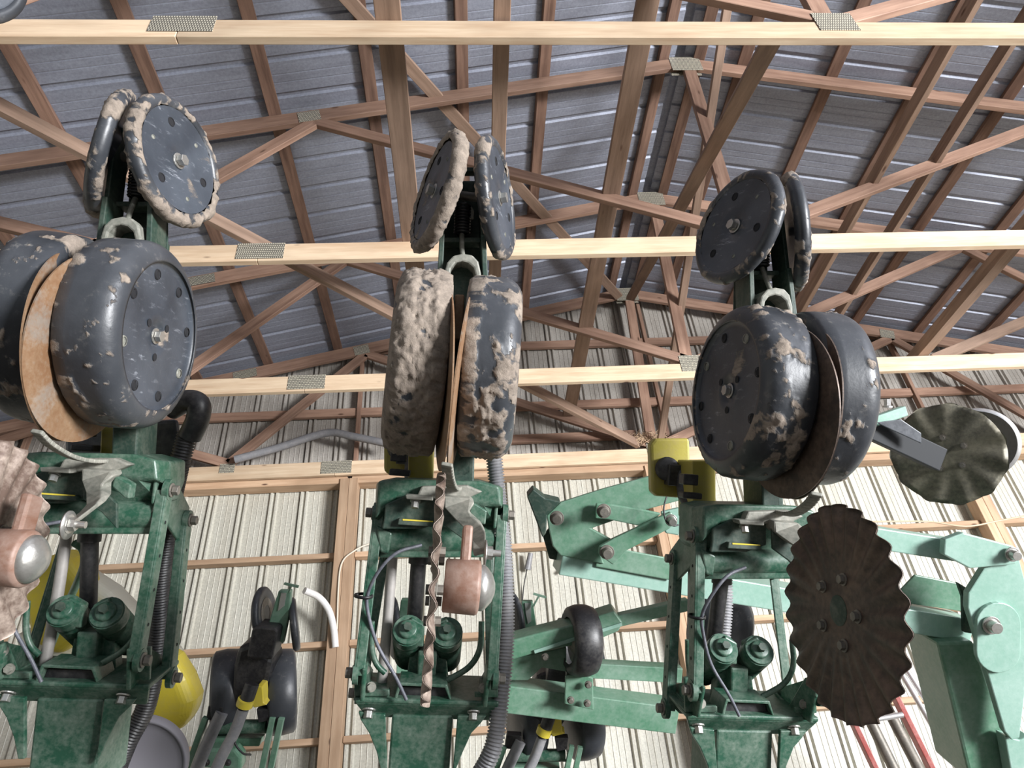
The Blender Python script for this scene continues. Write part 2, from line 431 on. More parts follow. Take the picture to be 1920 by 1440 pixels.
for x in (-4.0, -1.0, 1.95, 4.6, 7.4):
    board('gable_stud', (x, 5.65, 3.0), (x, 5.65, zc(x) - .04), .038, .06, M_TRUSS, wall, up=(0, 1, 0))
# side walls beyond the frame
for nm, x in (('wall_left', EL - .2), ('wall_right', ER + .2)):
    mb = MB()
    for i in range(0, 56):
        y0 = -5.3 + i * .2
        if nm == 'wall_right' and -5.4 < y0 < -1.0: continue      # the open side door
        mb.box(x - .004, x + .004, y0, y0 + .2, FLOOR, 3.2); mb.box(x - .02, x + .02, y0, y0 + .03, FLOOR, 3.2)
    w = mk(nm, mb, M_WALL); tag(w, kind='structure')

# trusses
TJ, BJ, TO = -0.955, -2.1, -3.65
def truss(yf, label, first=False):
    t = empty('roof_truss', (CX, yf, 2.97)); tag(t, label, 'truss', None)
    ym = yf + .019; zb = 2.97; H = .137; W = .038
    sp = -1.155; sp2 = 2 * CX + 1.155
    for a, b in ((EL, sp), (sp, sp2), (sp2, ER)):
        board('bottom_chord', (a, ym, zb + H / 2), (b - .002, ym, zb + H / 2), W, H, M_CHORD, t)
    board('top_chord', (EL - .2, ym, zc(EL - .2)), (CX, ym, zc(CX)), W, .125, M_TRUSS, t)
    board('top_chord', (CX, ym, zc(CX)), (ER + .2, ym, zc(ER + .2)), W, .125, M_TRUSS, t)
    bz = zb + H - .02
    def web(x0, z0, x1, z1, h=.088):
        d = V((x1 - x0, 0, z1 - z0)); 
        board('web', (x0, ym, z0), (x1, ym, z1), W * .98, h, M_TRUSS, t)
    for s in (-1, 1):
        m = lambda x: CX + s * (CX - x) * -1 if s < 0 else CX - (x - CX)
        mx = (lambda x: x) if s < 0 else (lambda x: 2 * CX - x)
        web(CX + s * .03, bz + .05, mx(TJ), zc(TJ) - .06)
        web(mx(TJ), zc(TJ) - .07, mx(BJ), bz + .045)
        web(mx(BJ), bz + .045, mx(TO), zc(TO) - .06)
        web(mx(TO), zc(TO) - .06, mx(-5.0), bz + .04)
    web(CX - .055, bz + .03, CX + .04, zc(CX) - .05, .095)
    # nail plates, pressed on the front and the back face
    def plate(x, z, w, h, rot=0):
        for yy in (yf - .0025, yf + .0405):
            Mw = Matrix.Translation((x, yy, z)) @ Matrix.Rotation(rot, 4, 'Y')
            mk('nail_plate', MB().box(-w / 2, w / 2, -.0015, .0015, -h / 2, h / 2), M_PLATE, t, Mw=Mw)
    plate(sp + .01, zb + (.098 if yf < 1.7 else .078), .27, .125); plate(sp2, zb + .078, .24, .105)
    plate(CX - .02, zb + .135, .19, .15, 0)
    plate(CX + .02, zc(CX) - .03, .24, .18)
    for s in (-1, 1):
        mx = (lambda x: x) if s < 0 else (lambda x: 2 * CX - x)
        plate(mx(TJ) - .04, zc(TJ) - .02, .15, .11, s * .24)
        plate(mx(BJ), zb + .11, .13, .09)
        plate(mx(TO), zc(TO) - .02, .13, .085, s * .24)
    plate(-2.1, zc(-2.1), .22, .10, -.24)
    return t
truss(TY[0], 'nearest roof truss, its pale bottom chord crosses the top of the picture')
truss(TY[1], 'second roof truss from the camera, bottom chord behind the small closing wheels')
truss(TY[2], 'third roof truss from the camera, bottom chord behind the large gauge wheels')
truss(TY[3], 'farthest roof truss, standing right against the cream back wall')
truss(TY[0] - 1.31, 'roof truss overhead just before the nearest visible one')

# long braces nailed across the trusses
def brace(label, p, q, w, h, up=(0, 0, 1), m=None, group=None):
    o = board('brace', p, q, w, h, m or M_BRACE, None, up)
    tag(o, label, 'brace', group); return o
TOPZ = 2.97 + .137 + .019
brace('wide flat brace on the bottom chords, left of the middle planter unit', (-0.27, 1.45, TOPZ), (-0.27, 3.25, TOPZ), .115, .038)
brace('narrow upright brace seen straight above the middle planter unit', (0.235, 1.45, TOPZ + .02), (0.235, 3.5, TOPZ + .02), .075, .05)
brace('long flat brace right of the middle unit, running down to a low web', (1.00, 0.4, 3.55), (1.00, 5.50, 3.50), .115, .038)
brace('steep brace over the right planter unit, pale underside, left one of two', (2.80, 1.0, 3.63), (2.80, 5.55, 3.60), .04, .088)
brace('steep brace near the upper right corner, pale underside, right one of two', (3.33, 1.0, 3.84), (3.33, 5.55, 3.80), .04, .088)
brace('thick brace lying on the bottom chords at the right edge of the picture', (3.66, 1.2, TOPZ + .03), (3.66, 4.40, TOPZ + .03), .09, .088)
brace('long diagonal brace under the roof from upper left to the ridge', (-1.25, 1.3, 4.40), (1.72, 5.50, 4.98), .088, .038, up=(-.2, 0, 1))
brace('long diagonal brace lying on the bottom chords behind the left unit', at_z(-110, 142, TOPZ + .03), at_z(1195, 832, TOPZ + .03), .040, .088)
brace('slanting cross brace from the nearest truss up to the ridge', (1.50, 1.64, 3.08), (1.80, 5.38, 4.84), .088, .040, up=(.3, 0, 1))
brace('thin cross brace falling from the ridge to the farthest truss', (1.88, 1.64, 4.95), (1.80, 5.46, 3.12), .038, .060, up=(1, 0, 0))
brace('slanting brace rising to the right edge above the third truss', (3.80, 4.30, 3.13), (5.3, 4.36, 3.72), .038, .088)

# ------------------------------------------------------------------ planter row units
UZ = 1.617
UL = V((0.9916, -0.0909, 0.0922)); UU = V((0.0810, 0.9920, 0.0900))
def c2w(c): return CR * c[0] + CU * c[1] + CF * c[2]
aL = c2w(UL).normalized(); aU = c2w(UU); aU = (aU - aL * aU.dot(aL)).normalized(); aN = aL.cross(aU)
if aN.dot(CF) > 0: aN = -aN
UO = Wd(850, 690, UZ)
def UM(k):
    o = UO + aL * (0.76 * k)
    return Matrix(((aL.x, aU.x, aN.x, o.x), (aL.y, aU.y, aN.y, o.y), (aL.z, aU.z, aN.z, o.z), (0, 0, 0, 1)))
def P(px, py, n=0.0):
    """local point of the middle unit seen at a photo pixel, n metres in front of its axle plane"""
    r = ray(px, py); t = (n + UO.dot(aN)) / r.dot(aN); p = r * t - UO
    return V((p.dot(aL), p.dot(aU), p.dot(aN)))
def frac(p, s, sc):
    return noise.fractal(V(p) * sc + V((s * 13.1, s * 7.7, s * 3.3)), 0.8, 2.0, 5)

def wheel_matrix(c, ax, up):
    ax = V(ax).normalized(); up = V(up); up = (up - ax * up.dot(ax)).normalized(); w = ax.cross(up)
    return Matrix(((ax.x, up.x, w.x, c[0]), (ax.y, up.y, w.y, c[1]), (ax.z, up.z, w.z, c[2]), (0, 0, 0, 1)))

def gauge_wheel(unit, side, c, ax, seed, muddy):
    Mw = WM[unit.name] @ wheel_matrix(c, ax, (0, 1, 0))
    W = .120
    prof = [(0.004, .150), (0.0, .178), (0.002, .190), (0.010, .1970), (.028, .1990)]
    prof += [(.028 + .048 * i / 16, .1995) for i in range(1, 17)]
    prof += [(.076 + .042 * math.sin(t * PI / 2), .1575 + .042 * math.cos(t * PI / 2)) for t in [i / 12 for i in range(1, 13)]] + [(.1165, .1585), (.114, .160), (.112, .158)]
    def fn(p, rd, a, r):
        m = 0.0
        if r > .15:
            v = frac((p.x * 1.6, p.y, p.z), seed, 10) * .55 + frac(p, seed + 1, 34) * .5 + muddy + 0.5 * math.exp(-((a - .018) / .022) ** 2) * muddy
            fine = frac(p, seed + 3, 70)
            m = min(1.0, max(0.0, (v - .18) * 1.7))
            if r > .18: p = p + rd * (m * (.004 + .007 * fine))
        return p, m
    mb = MB().lathe(prof[::-1], (0, 0, 0), (1, 0, 0), 224, True, fn)
    tyre = mk('gauge_wheel', mb, M_RUB, unit, Mw=Mw)
    face = [(.112, .158), (.108, .154), (.107, .146), (.1055, .11), (.103, .06), (.105, .05), (.105, .030), (.101, .026), (.101, 0)]
    def fn2(p, rd, a, r):
        v = frac(p, seed + 5, 11) + muddy * .6 - .66
        return p, min(.6, max(0, v * 1.2))
    mk('wheel_face', MB().lathe(face[::-1], (0, 0, 0), (1, 0, 0), 64, True, fn2), M_RUBC, tyre, Mw=Mw)
    mk('inner_web', MB().lathe([(.05, 0), (.05, .03), (.045, .04), (.045, .165), (.004, .172)], (0, 0, 0), (1, 0, 0), 48, True), M_BLACK, tyre, Mw=Mw)
    for i in range(8):
        t = 2 * PI * (i + .3) / 8; c0 = V((.1068, .130 * math.cos(t), .136 * math.sin(t)))
        hb = MB().lathe([(.0028, .0085), (.0030, .0105), (.0002, .0118)], c0, (1, 0, 0), 14)
        hb.lathe([(.0010, 0), (.0010, .0085)][::-1], c0, (1, 0, 0), 14)
        mk('face_hole', hb, M_HOLE if (i * 7 + seed) % 3 else M_CAST, tyre, Mw=Mw)
    for i in range(3):
        t = 2 * PI * (i + .5) / 3; c0 = V((.1035, .045 * math.cos(t), .045 * math.sin(t)))
        mk('face_hole', MB().lathe([(.003, 0), (.003, .0085)][::-1], c0, (1, 0, 0), 14), M_HOLE, tyre, Mw=Mw)
    mk('hub_bolt', MB().bolt((.101, 0, 0), (1, 0, 0), .0125, .016), M_STEEL, tyre, .001, Mw=Mw)
    return tyre

def closing_wheel(unit, c, ax, up, seed, muddy, clean_side=0):
    Mw = WM[unit.name] @ wheel_matrix(c, ax, up) if unit else wheel_matrix(c, ax, up)
    R = .150
    prof = [(-.014, .120), (-.018, .128), (-.0165, .138), (-.011, .1455), (-.004, .1495), (.004, .1500), (.011, .1465), (.0165, .140), (.0185, .132), (.016, .125), (.0135, .1225)]
    def fn(p, rd, a, r):
        v = frac(p, seed, 13) * .55 + frac(p, seed + 1, 45) * .5 + muddy; fine = frac(p, seed + 9, 75)
        m = min(1.0, max(0.0, (v - .12) * 1.8))
        ex = m * (.004 + .005 * fine)
        return p + rd * ex + V((1, 0, 0)) * (ex * (1 if a > 0 else -1) * .5), m
    tyre = mk('closing_wheel', MB().lathe(prof[::-1], (0, 0, 0), (1, 0, 0), 128, True, fn), M_RUB, unit, Mw=Mw)
    def fn2(p, rd, a, r):
        v = frac(p, seed + 5, 14) + muddy * .5 - .62
        return p, min(.6, max(0, v * 1.2))
    mk('wheel_face', MB().lathe([(.0135, .1225), (.012, .118), (.011, .06), (.012, .026), (.008, .022), (.008, 0)][::-1], (0, 0, 0), (1, 0, 0), 48, True, fn2), M_RUBC, tyre, Mw=Mw)
    mk('inner_face', MB().lathe([(-.012, 0), (-.012, .04), (-.006, .06), (-.006, .112), (-.014, .120)], (0, 0, 0), (1, 0, 0), 48, True), M_RUBC, tyre, Mw=Mw)
    for i in range(6):
        t = 2 * PI * (i + .25) / 6; big = i % 2 == 0; rr = .0085 if big else .004; c0 = V((.0112, .088 * math.cos(t), .088 * math.sin(t)))
        hb = MB().lathe([(.0018, rr), (.0020, rr * 1.2), (.0001, rr * 1.35)], c0, (1, 0, 0), 14)
        hb.lathe([(.0008, 0), (.0008, rr)][::-1], c0, (1, 0, 0), 14)
        mk('face_hole', hb, M_HOLE if big else M_CAST, tyre, Mw=Mw)
    mk('hub_bolt', MB().bolt((.008, 0, 0), (1, 0, 0), .0135, .020), M_STEEL, tyre, .001, Mw=Mw)
    return tyre

def opener_disc(unit, c, ax, seed, m):
    Mw = WM[unit.name] @ wheel_matrix(c, ax, (0, 1, 0))
    def fn(p, rd, a, r):
        return p, min(.6, max(0, frac(p, seed, 12) * .5))
    d = mk('opener_disc', MB().lathe([(.0045, 0), (.0045, .165), (.002, .191), (-.001, .191), (-.0025, .17), (-.0025, 0)][::-1], (0, 0, 0), (1, 0, 0), 72, False, fn), m, unit, Mw=Mw)
    return d

def coulter(unit, c, ax, m, R=.196, waves=25, Mw=None, name='coulter_blade', lobe=.010):
    Mw = Mw or WM[unit.name] @ wheel_matrix(c, ax, (0, 1, 0))
    rs = [0, .02, .045, .075, .105, .13, .15, .17, .188, R]; seg = waves * 8
    mb = MB(); vs = []
    for sgn in (1, -1):
        for j, r in enumerate(rs):
            for k in range(seg):
                t = 2 * PI * k / seg
                amp = max(0.0, (r - .085) / (R - .085)) * .0068
                rr = r + (R * lobe * math.cos(waves * t + .6) if j == len(rs) - 1 else 0)
                h = amp * math.sin(waves * t + (r - .1) * 10)
                th = .0024 if j < len(rs) - 1 else .0010
                vs.append((h + sgn * th, rr * math.cos(t), rr * math.sin(t)))
    n = len(rs); fs = []
    for side in (0, 1):
        b0 = side * n * seg
        for j in range(n - 1):
            for k in range(seg):
                f = (b0 + j * seg + k, b0 + j * seg + (k + 1) % seg, b0 + (j + 1) * seg + (k + 1) % seg, b0 + (j + 1) * seg + k)
                fs.append(f if side else f[::-1])
    e0 = (n - 1) * seg; e1 = n * seg + (n - 1) * seg
    for k in range(seg): fs.append((e0 + k, e0 + (k + 1) % seg, e1 + (k + 1) % seg, e1 + k))
    fs = [f[::-1] for f in fs]
    mb.add(vs, fs, True)
    bl = mk(name, mb, m, unit, Mw=Mw)
    for i in range(5):
        t = 2 * PI * (i + .2) / 5
        bb = MB().bolt((-.003, .062 * math.cos(t), .062 * math.sin(t)), (-1, 0, 0), .0085, .010)
        bb.bolt((.003, .062 * math.cos(t), .062 * math.sin(t)), (1, 0, 0), .0085, .014)
        mk('blade_bolt', bb, M_BOLTD, bl, Mw=Mw)
    mk('centre_cap', MB().lathe([(-.0035, 0), (-.0035, .026), (-.0028, .028)], (0, 0, 0), (1, 0, 0), 24), M_GREEND, bl, Mw=Mw)
    return bl

def spline(pts, n=8):
    pts = [V(p) for p in pts]; out = []
    ext = [pts[0] * 2 - pts[1]] + pts + [pts[-1] * 2 - pts[-2]]
    for i in range(1, len(ext) - 2):
        a, b, c, d = ext[i - 1:i + 3]
        for k in range(n):
            t = k / n
            out.append(.5 * ((2 * b) + (c - a) * t + (2 * a - 5 * b + 4 * c - d) * t * t + (3 * b - a - 3 * c + d) * t ** 3))
    out.append(pts[-1]); return out
def corrugated(mb, pts, r, pitch=.0075, depth=.004, seg=18):
    sp = spline(pts, 10)
    acc = [0]
    for a, b in zip(sp, sp[1:]): acc.append(acc[-1] + (b - a).length)
    L = acc[-1]; n = int(L / pitch) * 4; path = []; R = []
    j = 0
    for i in range(n + 1):
        s = L * i / n
        while j < len(acc) - 2 and acc[j + 1] < s: j += 1
        t = (s - acc[j]) / max(1e-9, acc[j + 1] - acc[j])
        path.append(sp[j].lerp(sp[j + 1], t)); R.append(r if i % 4 in (0, 1) else r - depth)
    return mb.tube(path, R, seg)

def flat(mb, pts, n0, n1):
    """plate outlined by middle-unit pixels at plane n0, thickness to n1"""
    o = [P(x, y, n0) for x, y in pts]
    return mb.prism(o, (0, 0, n1 - n0))
def bolts(mb, c, axis, r=.011, h=.014): return mb.bolt(c, axis, r, h)

def row_unit(k, label, seed, mud_l, mud_r, cl_mud, rust_c, hose):
    u = empty('row_unit', Mw=UM(k)); tag(u, label, 'planter unit')
    # closing wheels in a V
    cl = P(821, 361, -.035); cr = P(930, 373, -.035)
    s9, c9 = math.sin(math.radians(9)), math.cos(math.radians(9)); s19, c19 = math.sin(math.radians(18)), math.cos(math.radians(18))
    closing_wheel(u, cl, (-c9 * c19, s9 * c19, s19), (s9, c9, 0), seed, cl_mud[0])
    closing_wheel(u, cr, (c9 * c19, s9 * c19, s19), (-s9, c9, 0), seed + 1, cl_mud[1])
    # closing arm: two cheeks, cross webs, spring and cam
    arm = MB()
    for x0, x1 in ((836, 824), (898, 909)):
        arm.beam(P(x0, 318, -.04), P(x0 + (x1 - x0) * .6, 450, -.03), .010, .070, (0, 0, 1))
        arm.beam(P(x0 + (x1 - x0) * .6, 450, -.03), P(x1, 545, -.02), .012, .085, (0, 0, 1))
    arm.beam(P(836, 322, -.05), P(898, 322, -.05), .030, .012, (0, 1, 0))
    arm.beam(P(832, 455, -.055), P(900, 455, -.055), .05, .012, (0, 1, 0))
    flat(arm, [(838, 340), (895, 340), (903, 540), (826, 540)], -.10, -.095)
    mk('closing_arm', arm, M_GREEND, u, .002)
    ao = [(833, 566), (833, 512), (838, 492), (850, 479), (868, 475), (886, 478), (897, 490), (902, 512), (902, 566), (893, 566), (893, 520), (888, 502), (878, 493), (866, 490), (854, 493), (846, 503), (842, 522), (843, 566)]
    mk('arm_casting', flat(MB(), ao, .035, -.03), M_CAST, u, .004)
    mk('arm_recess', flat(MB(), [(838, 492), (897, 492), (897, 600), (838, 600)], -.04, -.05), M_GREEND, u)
    mk('axle', MB().tube([cl + V((.02, 0, -.004)), cr - V((.02, 0, .004))], .011, 12), M_BOLTD, u)
    spr = []
    for i in range(120):
        t = i / 120; a = t * 2 * PI * 10; b = P(868, 385, -.035).lerp(P(866, 440, -.035), t)
        spr.append(b + V((math.cos(a) * .018, 0, math.sin(a) * .018)))
    mk('closing_spring', MB().tube(spr, .0028, 6), M_BLACK, u)
    mk('spring_rod', MB().tube([P(866, 440, -.03), P(866, 462, -.01), P(868, 486, .01)], .006, 8), M_CAST, u)
    cam_ = MB(); flat(cam_, [(868, 378), (882, 386), (889, 398), (888, 412), (880, 412), (878, 398)], -.045, -.035)
    mk('adjusting_cam', cam_, M_CAST, u, .002)
    # shank between the gauge wheels
    sh = MB(); flat(sh, [(838, 520), (896, 520), (890, 640), (885, 905), (845, 905), (842, 640)], -.13, -.02)
    mk('shank', sh, M_GREEND, u, .004)
    sh2 = MB(); flat(sh2, [(884, 845), (858, 845), (852, 905), (880, 912)], -.06, -.02)
    mk('shank_plate', sh2, M_CAST, u, .003)
    mk('seed_guard', MB().beam(P(862, 555, .02), P(858, 640, .03), .022, .03, (0, 0, 1)), M_RUST, u, .004)
    # gauge wheels and openers
    cmb = math.radians(4)
    gauge_wheel(u, -1, P(830, 684, .082), (-math.cos(cmb), .012, math.sin(cmb)), seed + 2, mud_l)
    gauge_wheel(u, 1, P(870, 686, .082), (math.cos(cmb), .012, math.sin(cmb)), seed + 3, mud_r)
    ga = MB()
    for sx in (-1, 1):
        ga.beam(V((sx * .030, .0, .09)), V((sx * .035, -.12, -.06)), .02, .045, (0, 0, 1))
    mk('gauge_arm', ga, M_GREEND, u, .004)
    opener_disc(u, P(849, 716, .140) + V((-.018, 0, 0)), (-1, -.045, .085), seed + 4, rust_c)
    opener_disc(u, P(849, 716, .140) + V((.018, 0, 0)), (1, -.045, .085), seed + 5, rust_c)
    # seed meter behind the shank
    mt = MB(); flat(mt, [(770, 820), (815, 820), (812, 930), (768, 930)], -.32, -.20)
    mm = mk('seed_meter', mt, M_YELD, u, .004)
    ho = MB(); flat(ho, [(722, 792), (732, 780), (800, 780), (800, 895), (732, 890), (722, 882)], -.37, -.33)
    mk('meter_cover', ho, M_YELD, mm, .008)
    mk('drive_knob', MB().lathe([(0, 0), (0, .026), (.006, .034), (.018, .034), (.022, .022), (.022, 0)][::-1], P(752, 838, -.325), (-.5, 0, 1), 24), M_BLACK, mm)
    dr = MB().tube([P(772, 835, -.31), P(770, 890, -.28), P(778, 935, -.2)], .018, 10)
    dr.obox(P(764, 850, -.31), (.028, 0, 0), (0, .03, 0), (0, 0, .02))
    dr.obox(P(748, 855, -.17), (.02, 0, 0), (0, .014, 0), (0, 0, .02)); dr.obox(P(750, 886, -.17), (.026, 0, 0), (0, .008, 0), (0, 0, .02))
    mk('meter_drive', dr, M_BLACK, u, .003)
    # head casting
    hd = MB()
    ob = [P(x, y, -.03) for x, y in [(706, 905), (738, 899), (900, 902), (943, 914), (943, 952), (932, 990), (712, 990), (702, 975)]]
    of = [P(x, y, .02) for x, y in [(710, 901), (740, 898), (898, 902), (936, 912), (942, 950), (905, 945), (745, 930), (704, 972)]]
    hd.prism(ob, (0, 0, -.10)); nn = len(ob)
    hd.add(ob + of, [(i, (i + 1) % nn, (i + 1) % nn + nn, i + nn) for i in range(nn)] + [tuple(range(nn, 2 * nn))])
    mk('head_casting', hd, M_GREEN, u, .006, seg=3)
    mk('front_plate', flat(MB(), [(720, 972), (722, 946), (762, 928), (832, 930), (832, 978), (790, 992), (716, 992)], .03, .018), M_GREEND, u, .003)
    mk('front_flange', flat(MB(), [(760, 928), (812, 930), (812, 939), (762, 936)], .07, .03), M_CAST, u, .002)
    for x in (944, 704):
        l0 = P(x, 960, -.03).x * .985; sg = 1 if x > 850 else -1
        f = P(946 if sg > 0 else 705, 965, -.02); r = P(921 if sg > 0 else 722, 1015, -.20)
        ol = [(f.y + .030, f.z + .022), (f.y - .030, f.z + .022), (r.y - .045, r.z + .03), (r.y - .03, r.z - .028), (r.y + .028, r.z - .028), (f.y + .045, f.z - .05)]
        mk('side_cheek', MB().prism([V((l0 - sg * .014, q[0], q[1])) for q in ol], (-sg * .008, 0, 0)), M_GREEN, u, .003)
        fb = P(928 if sg > 0 else 668, 1272, .03); rb = P(925 if sg > 0 else 672, 1300, -.13); lb = fb.x - sg * .012; ub = P(800, 1312, 0).y
        ol = [(fb.y + .028, fb.z + .024), (ub, fb.z + .0), (ub, rb.z - .04), (rb.y + .01, rb.z - .035), (rb.y + .035, rb.z - .01), (rb.y + .03, rb.z + .03), (rb.y + .012, rb.z + .05), (fb.y + .03, fb.z - .03)]
        mk('mount_cheek', MB().prism([V((lb, q[0], q[1])) for q in ol], (-sg * .009, 0, 0)), M_GREEN, u, .003)
    st = MB(); flat(st, [(748, 972), (815, 978), (815, 988), (745, 984)], .045, .01)
    mk('stop_bar', st, M_GREEND, u, .002)
    ys = MB(); flat(ys, [(755, 973), (812, 977), (812, 979), (755, 976)], .046, .042)
    mk('yellow_edge', ys, M_YEL, u)
    bt = MB().bolt(P(779, 938, .05), (0, -.9, .4), .0085, .018)
    mk('bolt', bt, M_STEEL, u)
    # scraper plates beside the openers
    sc_ = MB()
    sp = spline([P(858, 914, .03), P(852, 916, .09), P(846, 910, .15), P(841, 892, .21), P(838, 870, .25)], 4)
    for a, b in zip(sp, sp[1:]): sc_.beam(a, b + (b - a) * .06, .024, .009, (0, .8, .4))
    mk('disc_scraper', sc_, M_CAST, u, .003)
    sc2 = MB(); flat(sc2, [(790, 912), (876, 910), (905, 922), (870, 938), (780, 934)], .045, .015)
    mk('scraper_bracket', sc2, M_CAST, u, .004)
    # lower cross member
    cm = MB().tube([P(715, 1012, -.03), P(925, 1012, -.03)], .034, 20)
    cm.beam(P(712, 1022, -.03), P(928, 1022, -.03), .05, .05, (0, 0, 1))
    flat(cm, [(705, 985), (735, 1000), (728, 1040), (712, 1035)], .01, -.06)
    mk('cross_member', cm, M_GREEN, u, .004)
    # the coulter with its arm and hub reaches towards the ground side
    cc = P(813, 1096, .355)
    ca = MB()
    a1 = [(832, 931), (882, 934), (890, 944), (880, 960), (884, 968), (902, 984), (911, 1000), (911, 1038), (888, 1044), (884, 1014), (877, 998), (853, 974), (832, 951)]
    nz = [.07, .07, .08, .10, .11, .15, .19, .27, .27, .19, .15, .10, .07]
    fr_ = [P(x, y, n) for (x, y), n in zip(a1, nz)]; m_ = len(fr_)
    bk = [q + V((0, .004, -.045)) for q in fr_]
    ca.add(fr_ + bk, [(0, 1, 2, 3, 12), (12, 3, 4, 11), (11, 4, 5, 10), (10, 5, 6, 9), (9, 6, 7, 8)] + [(i, i + m_, (i + 1) % m_ + m_, (i + 1) % m_) for i in range(m_)]
           + [tuple(x + m_ for x in f[::-1]) for f in ((0, 1, 2, 3, 12), (12, 3, 4, 11), (11, 4, 5, 10), (10, 5, 6, 9), (9, 6, 7, 8))])
    ca_o = mk('coulter_arm', ca, M_CAST, u, .003)
    mk('arm_web', flat(MB(), [(832, 944), (862, 966), (890, 992), (892, 1038), (864, 1008), (832, 985)], .06, .05), M_GREEND, ca_o, .002)
    mk('arm_gusset', flat(MB(), [(884, 944), (890, 944), (913, 958), (910, 984), (902, 982), (880, 962)], .06, .03), M_GREEN, ca_o, .003)
    sl = MB().obox(P(874, 1030, .33), (.009, .0, 0), (0, .040, -.01), (0, .006, .022))
    mk('hub_stem', sl, M_HUB, u, .005)
    ad = MB().bolt(P(910, 1036, .27), (1, 0, 0), .0125, .014).tube([P(910, 1036, .27), P(910, 1036, .27) + V((.030, 0, 0))], .0065, 12)
    ad.lathe([(0, 0), (0, .026), (.003, .026), (.003, 0)][::-1], P(908, 1038, .27), (1, 0, 0), 24)
    mk('adjusting_bolt', ad, M_STEEL, u)
    hb = MB().lathe([(.018, 0), (.018, .042), (.020, .046), (.075, .048), (.080, .046), (.082, .040)][::-1], cc, (1, 0, .02), 40)
    hub = mk('coulter_hub', hb, M_HUB, u)
    mk('hub_cap', MB().lathe([(.082, .040), (.088, .040), (.094, .036), (.104, .024), (.109, .010), (.110, 0)][::-1], cc, (1, 0, .02), 32), M_STEEL, hub)
    coulter(u, cc, (1, .02, .0), M_COULT if k > 0 else M_COULTL)
    # parallel arms, two a side
    for nm, a, b in (('parallel_arm', (705, 962, -.02), (668, 1262, .03)), ('parallel_arm', (722, 1010, -.20), (672, 1300, -.13)),
                     ('parallel_arm', (946, 965, -.02), (928, 1272, .03)), ('parallel_arm', (921, 1015, -.20), (925, 1300, -.13))):
        am = MB(); pa, pb = P(*a), P(*b)
        am.beam(pa, pb, .010, .036, (0, 0, 1)); sg = -1 if a[0] < 850 else 1
        am.beam(pa + V((-sg * .009, 0, .016)), pb + V((-sg * .009, 0, .016)), .020, .006, (0, 0, 1))
        for q in (pa, pb): am.tube([q + V((-.006, 0, 0)), q + V((.006, 0, 0))], .024, 20)
        po = mk(nm, am, M_GREEN, u, .002)
        for q in (pa, pb):
            mk('pivot_bolt', MB().bolt(q + V((sg * .006, 0, 0)), (sg, 0, 0), .0115, .017), M_BOLTD, po, .001)
        for i in range(1, 5):
            mk('arm_hole', MB().lathe([(0, 0), (0, .004)][::-1], pa.lerp(pb, i / 5) + V((sg * .0056, 0, 0)), (sg, 0, 0), 10), M_HOLE, po)
    # vertical side cheeks of the mount and angle brackets
    br = flat(MB(), [(664, 1238), (678, 1236), (686, 1270), (690, 1292), (730, 1294), (730, 1306), (664, 1306)], .0, -.01)
    br.beam(P(668, 1300, -.03), P(730, 1300, -.03), .05, .012, (0, 1, 0))
    mk('angle_bracket', br, M_GREEN, u, .002)
    br = flat(MB(), [(918, 1248), (934, 1248), (934, 1308), (890, 1308), (890, 1298), (912, 1296)], .0, -.01)
    mk('angle_bracket', br, M_GREEN, u, .002)
    for x, y in ((684, 1256), (696, 1288), (906, 1290)): mk('bolt', MB().bolt(P(x, y, .002), (0, .2, 1), .008, .011), M_CAST, u)
    # mounting plate across the bottom, with the box column below
    mp_ = MB(); flat(mp_, [(662, 1308), (936, 1316), (935, 1326), (664, 1318)], .005, -.17)
    sl_ = [P(664, 1317, .003), P(935, 1325, .003), P(918, 1352, -.035), P(686, 1345, -.035)]
    mp_.prism(sl_, (0, .006, -.010))
    mk('mounting_plate', mp_, M_GREEN, u, .004)
    ch = MB(); flat(ch, [(748, 1280), (838, 1284), (846, 1312), (842, 1312), (834, 1290), (752, 1286), (744, 1312), (738, 1312)], .0, -.08)
    mk('channel', ch, M_GREEN, u, .002)
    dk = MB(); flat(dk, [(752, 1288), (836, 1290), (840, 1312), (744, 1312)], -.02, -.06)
    mk('channel_shade', dk, M_BLACK, u)  # black block, the shade of the channel's hollow put in as colour
    colm = MB()
    b0 = [P(x, y, -.02) for x, y in [(735, 1340), (850, 1342), (838, 1520), (722, 1520)]]
    colm.prism(b0, (0, 0, -.16)); mk('column', colm, M_GREEN, u, .005)
    for pts in ([(672, 1335), (722, 1340), (726, 1450), (715, 1450), (706, 1410), (692, 1375), (676, 1350)],
                [(912, 1342), (858, 1342), (848, 1460), (856, 1440), (868, 1410), (884, 1375), (902, 1356)]):
        mk('gusset', flat(MB(), pts, .0, -.012), M_GREEN, u, .002)
    for x, y in ((692, 1333), (888, 1337)):
        mk('flange_bolt', MB().bolt(P(x, y - 4, -.008), (0, -.85, .55), .0105, .020), M_STEEL, u, .001)
    # twin down-force cylinders with lugs
    for x, y, dx in ((765, 1182, 2), (838, 1186, -2)):
        a, b = P(x, y, -.05), P(x + dx, y + 48, -.19)
        cy = MB(); d = (b - a)
        rings = [a + d * (i / 26) for i in range(27)]
        cy.tube(rings, [(.037 if i < 6 else (.037 if i % 2 else .031)) for i in range(27)], 24)
        cy.tube([a - d * .03, a + d * .02], [.034, .036], 24)
        so = mk('down_force_spring', cy, M_GREEN, u, 0)
        mk('spring_cap', MB().lathe([(0, .022), (.006, .022), (.008, .018), (.008, 0)][::-1], a - d * .03, -d, 24), M_GREEN, so)
        mk('cap_bolt', MB().bolt(a - d * .03 - d.normalized() * .008, -d, .010, .014, False), M_GREEND, so)
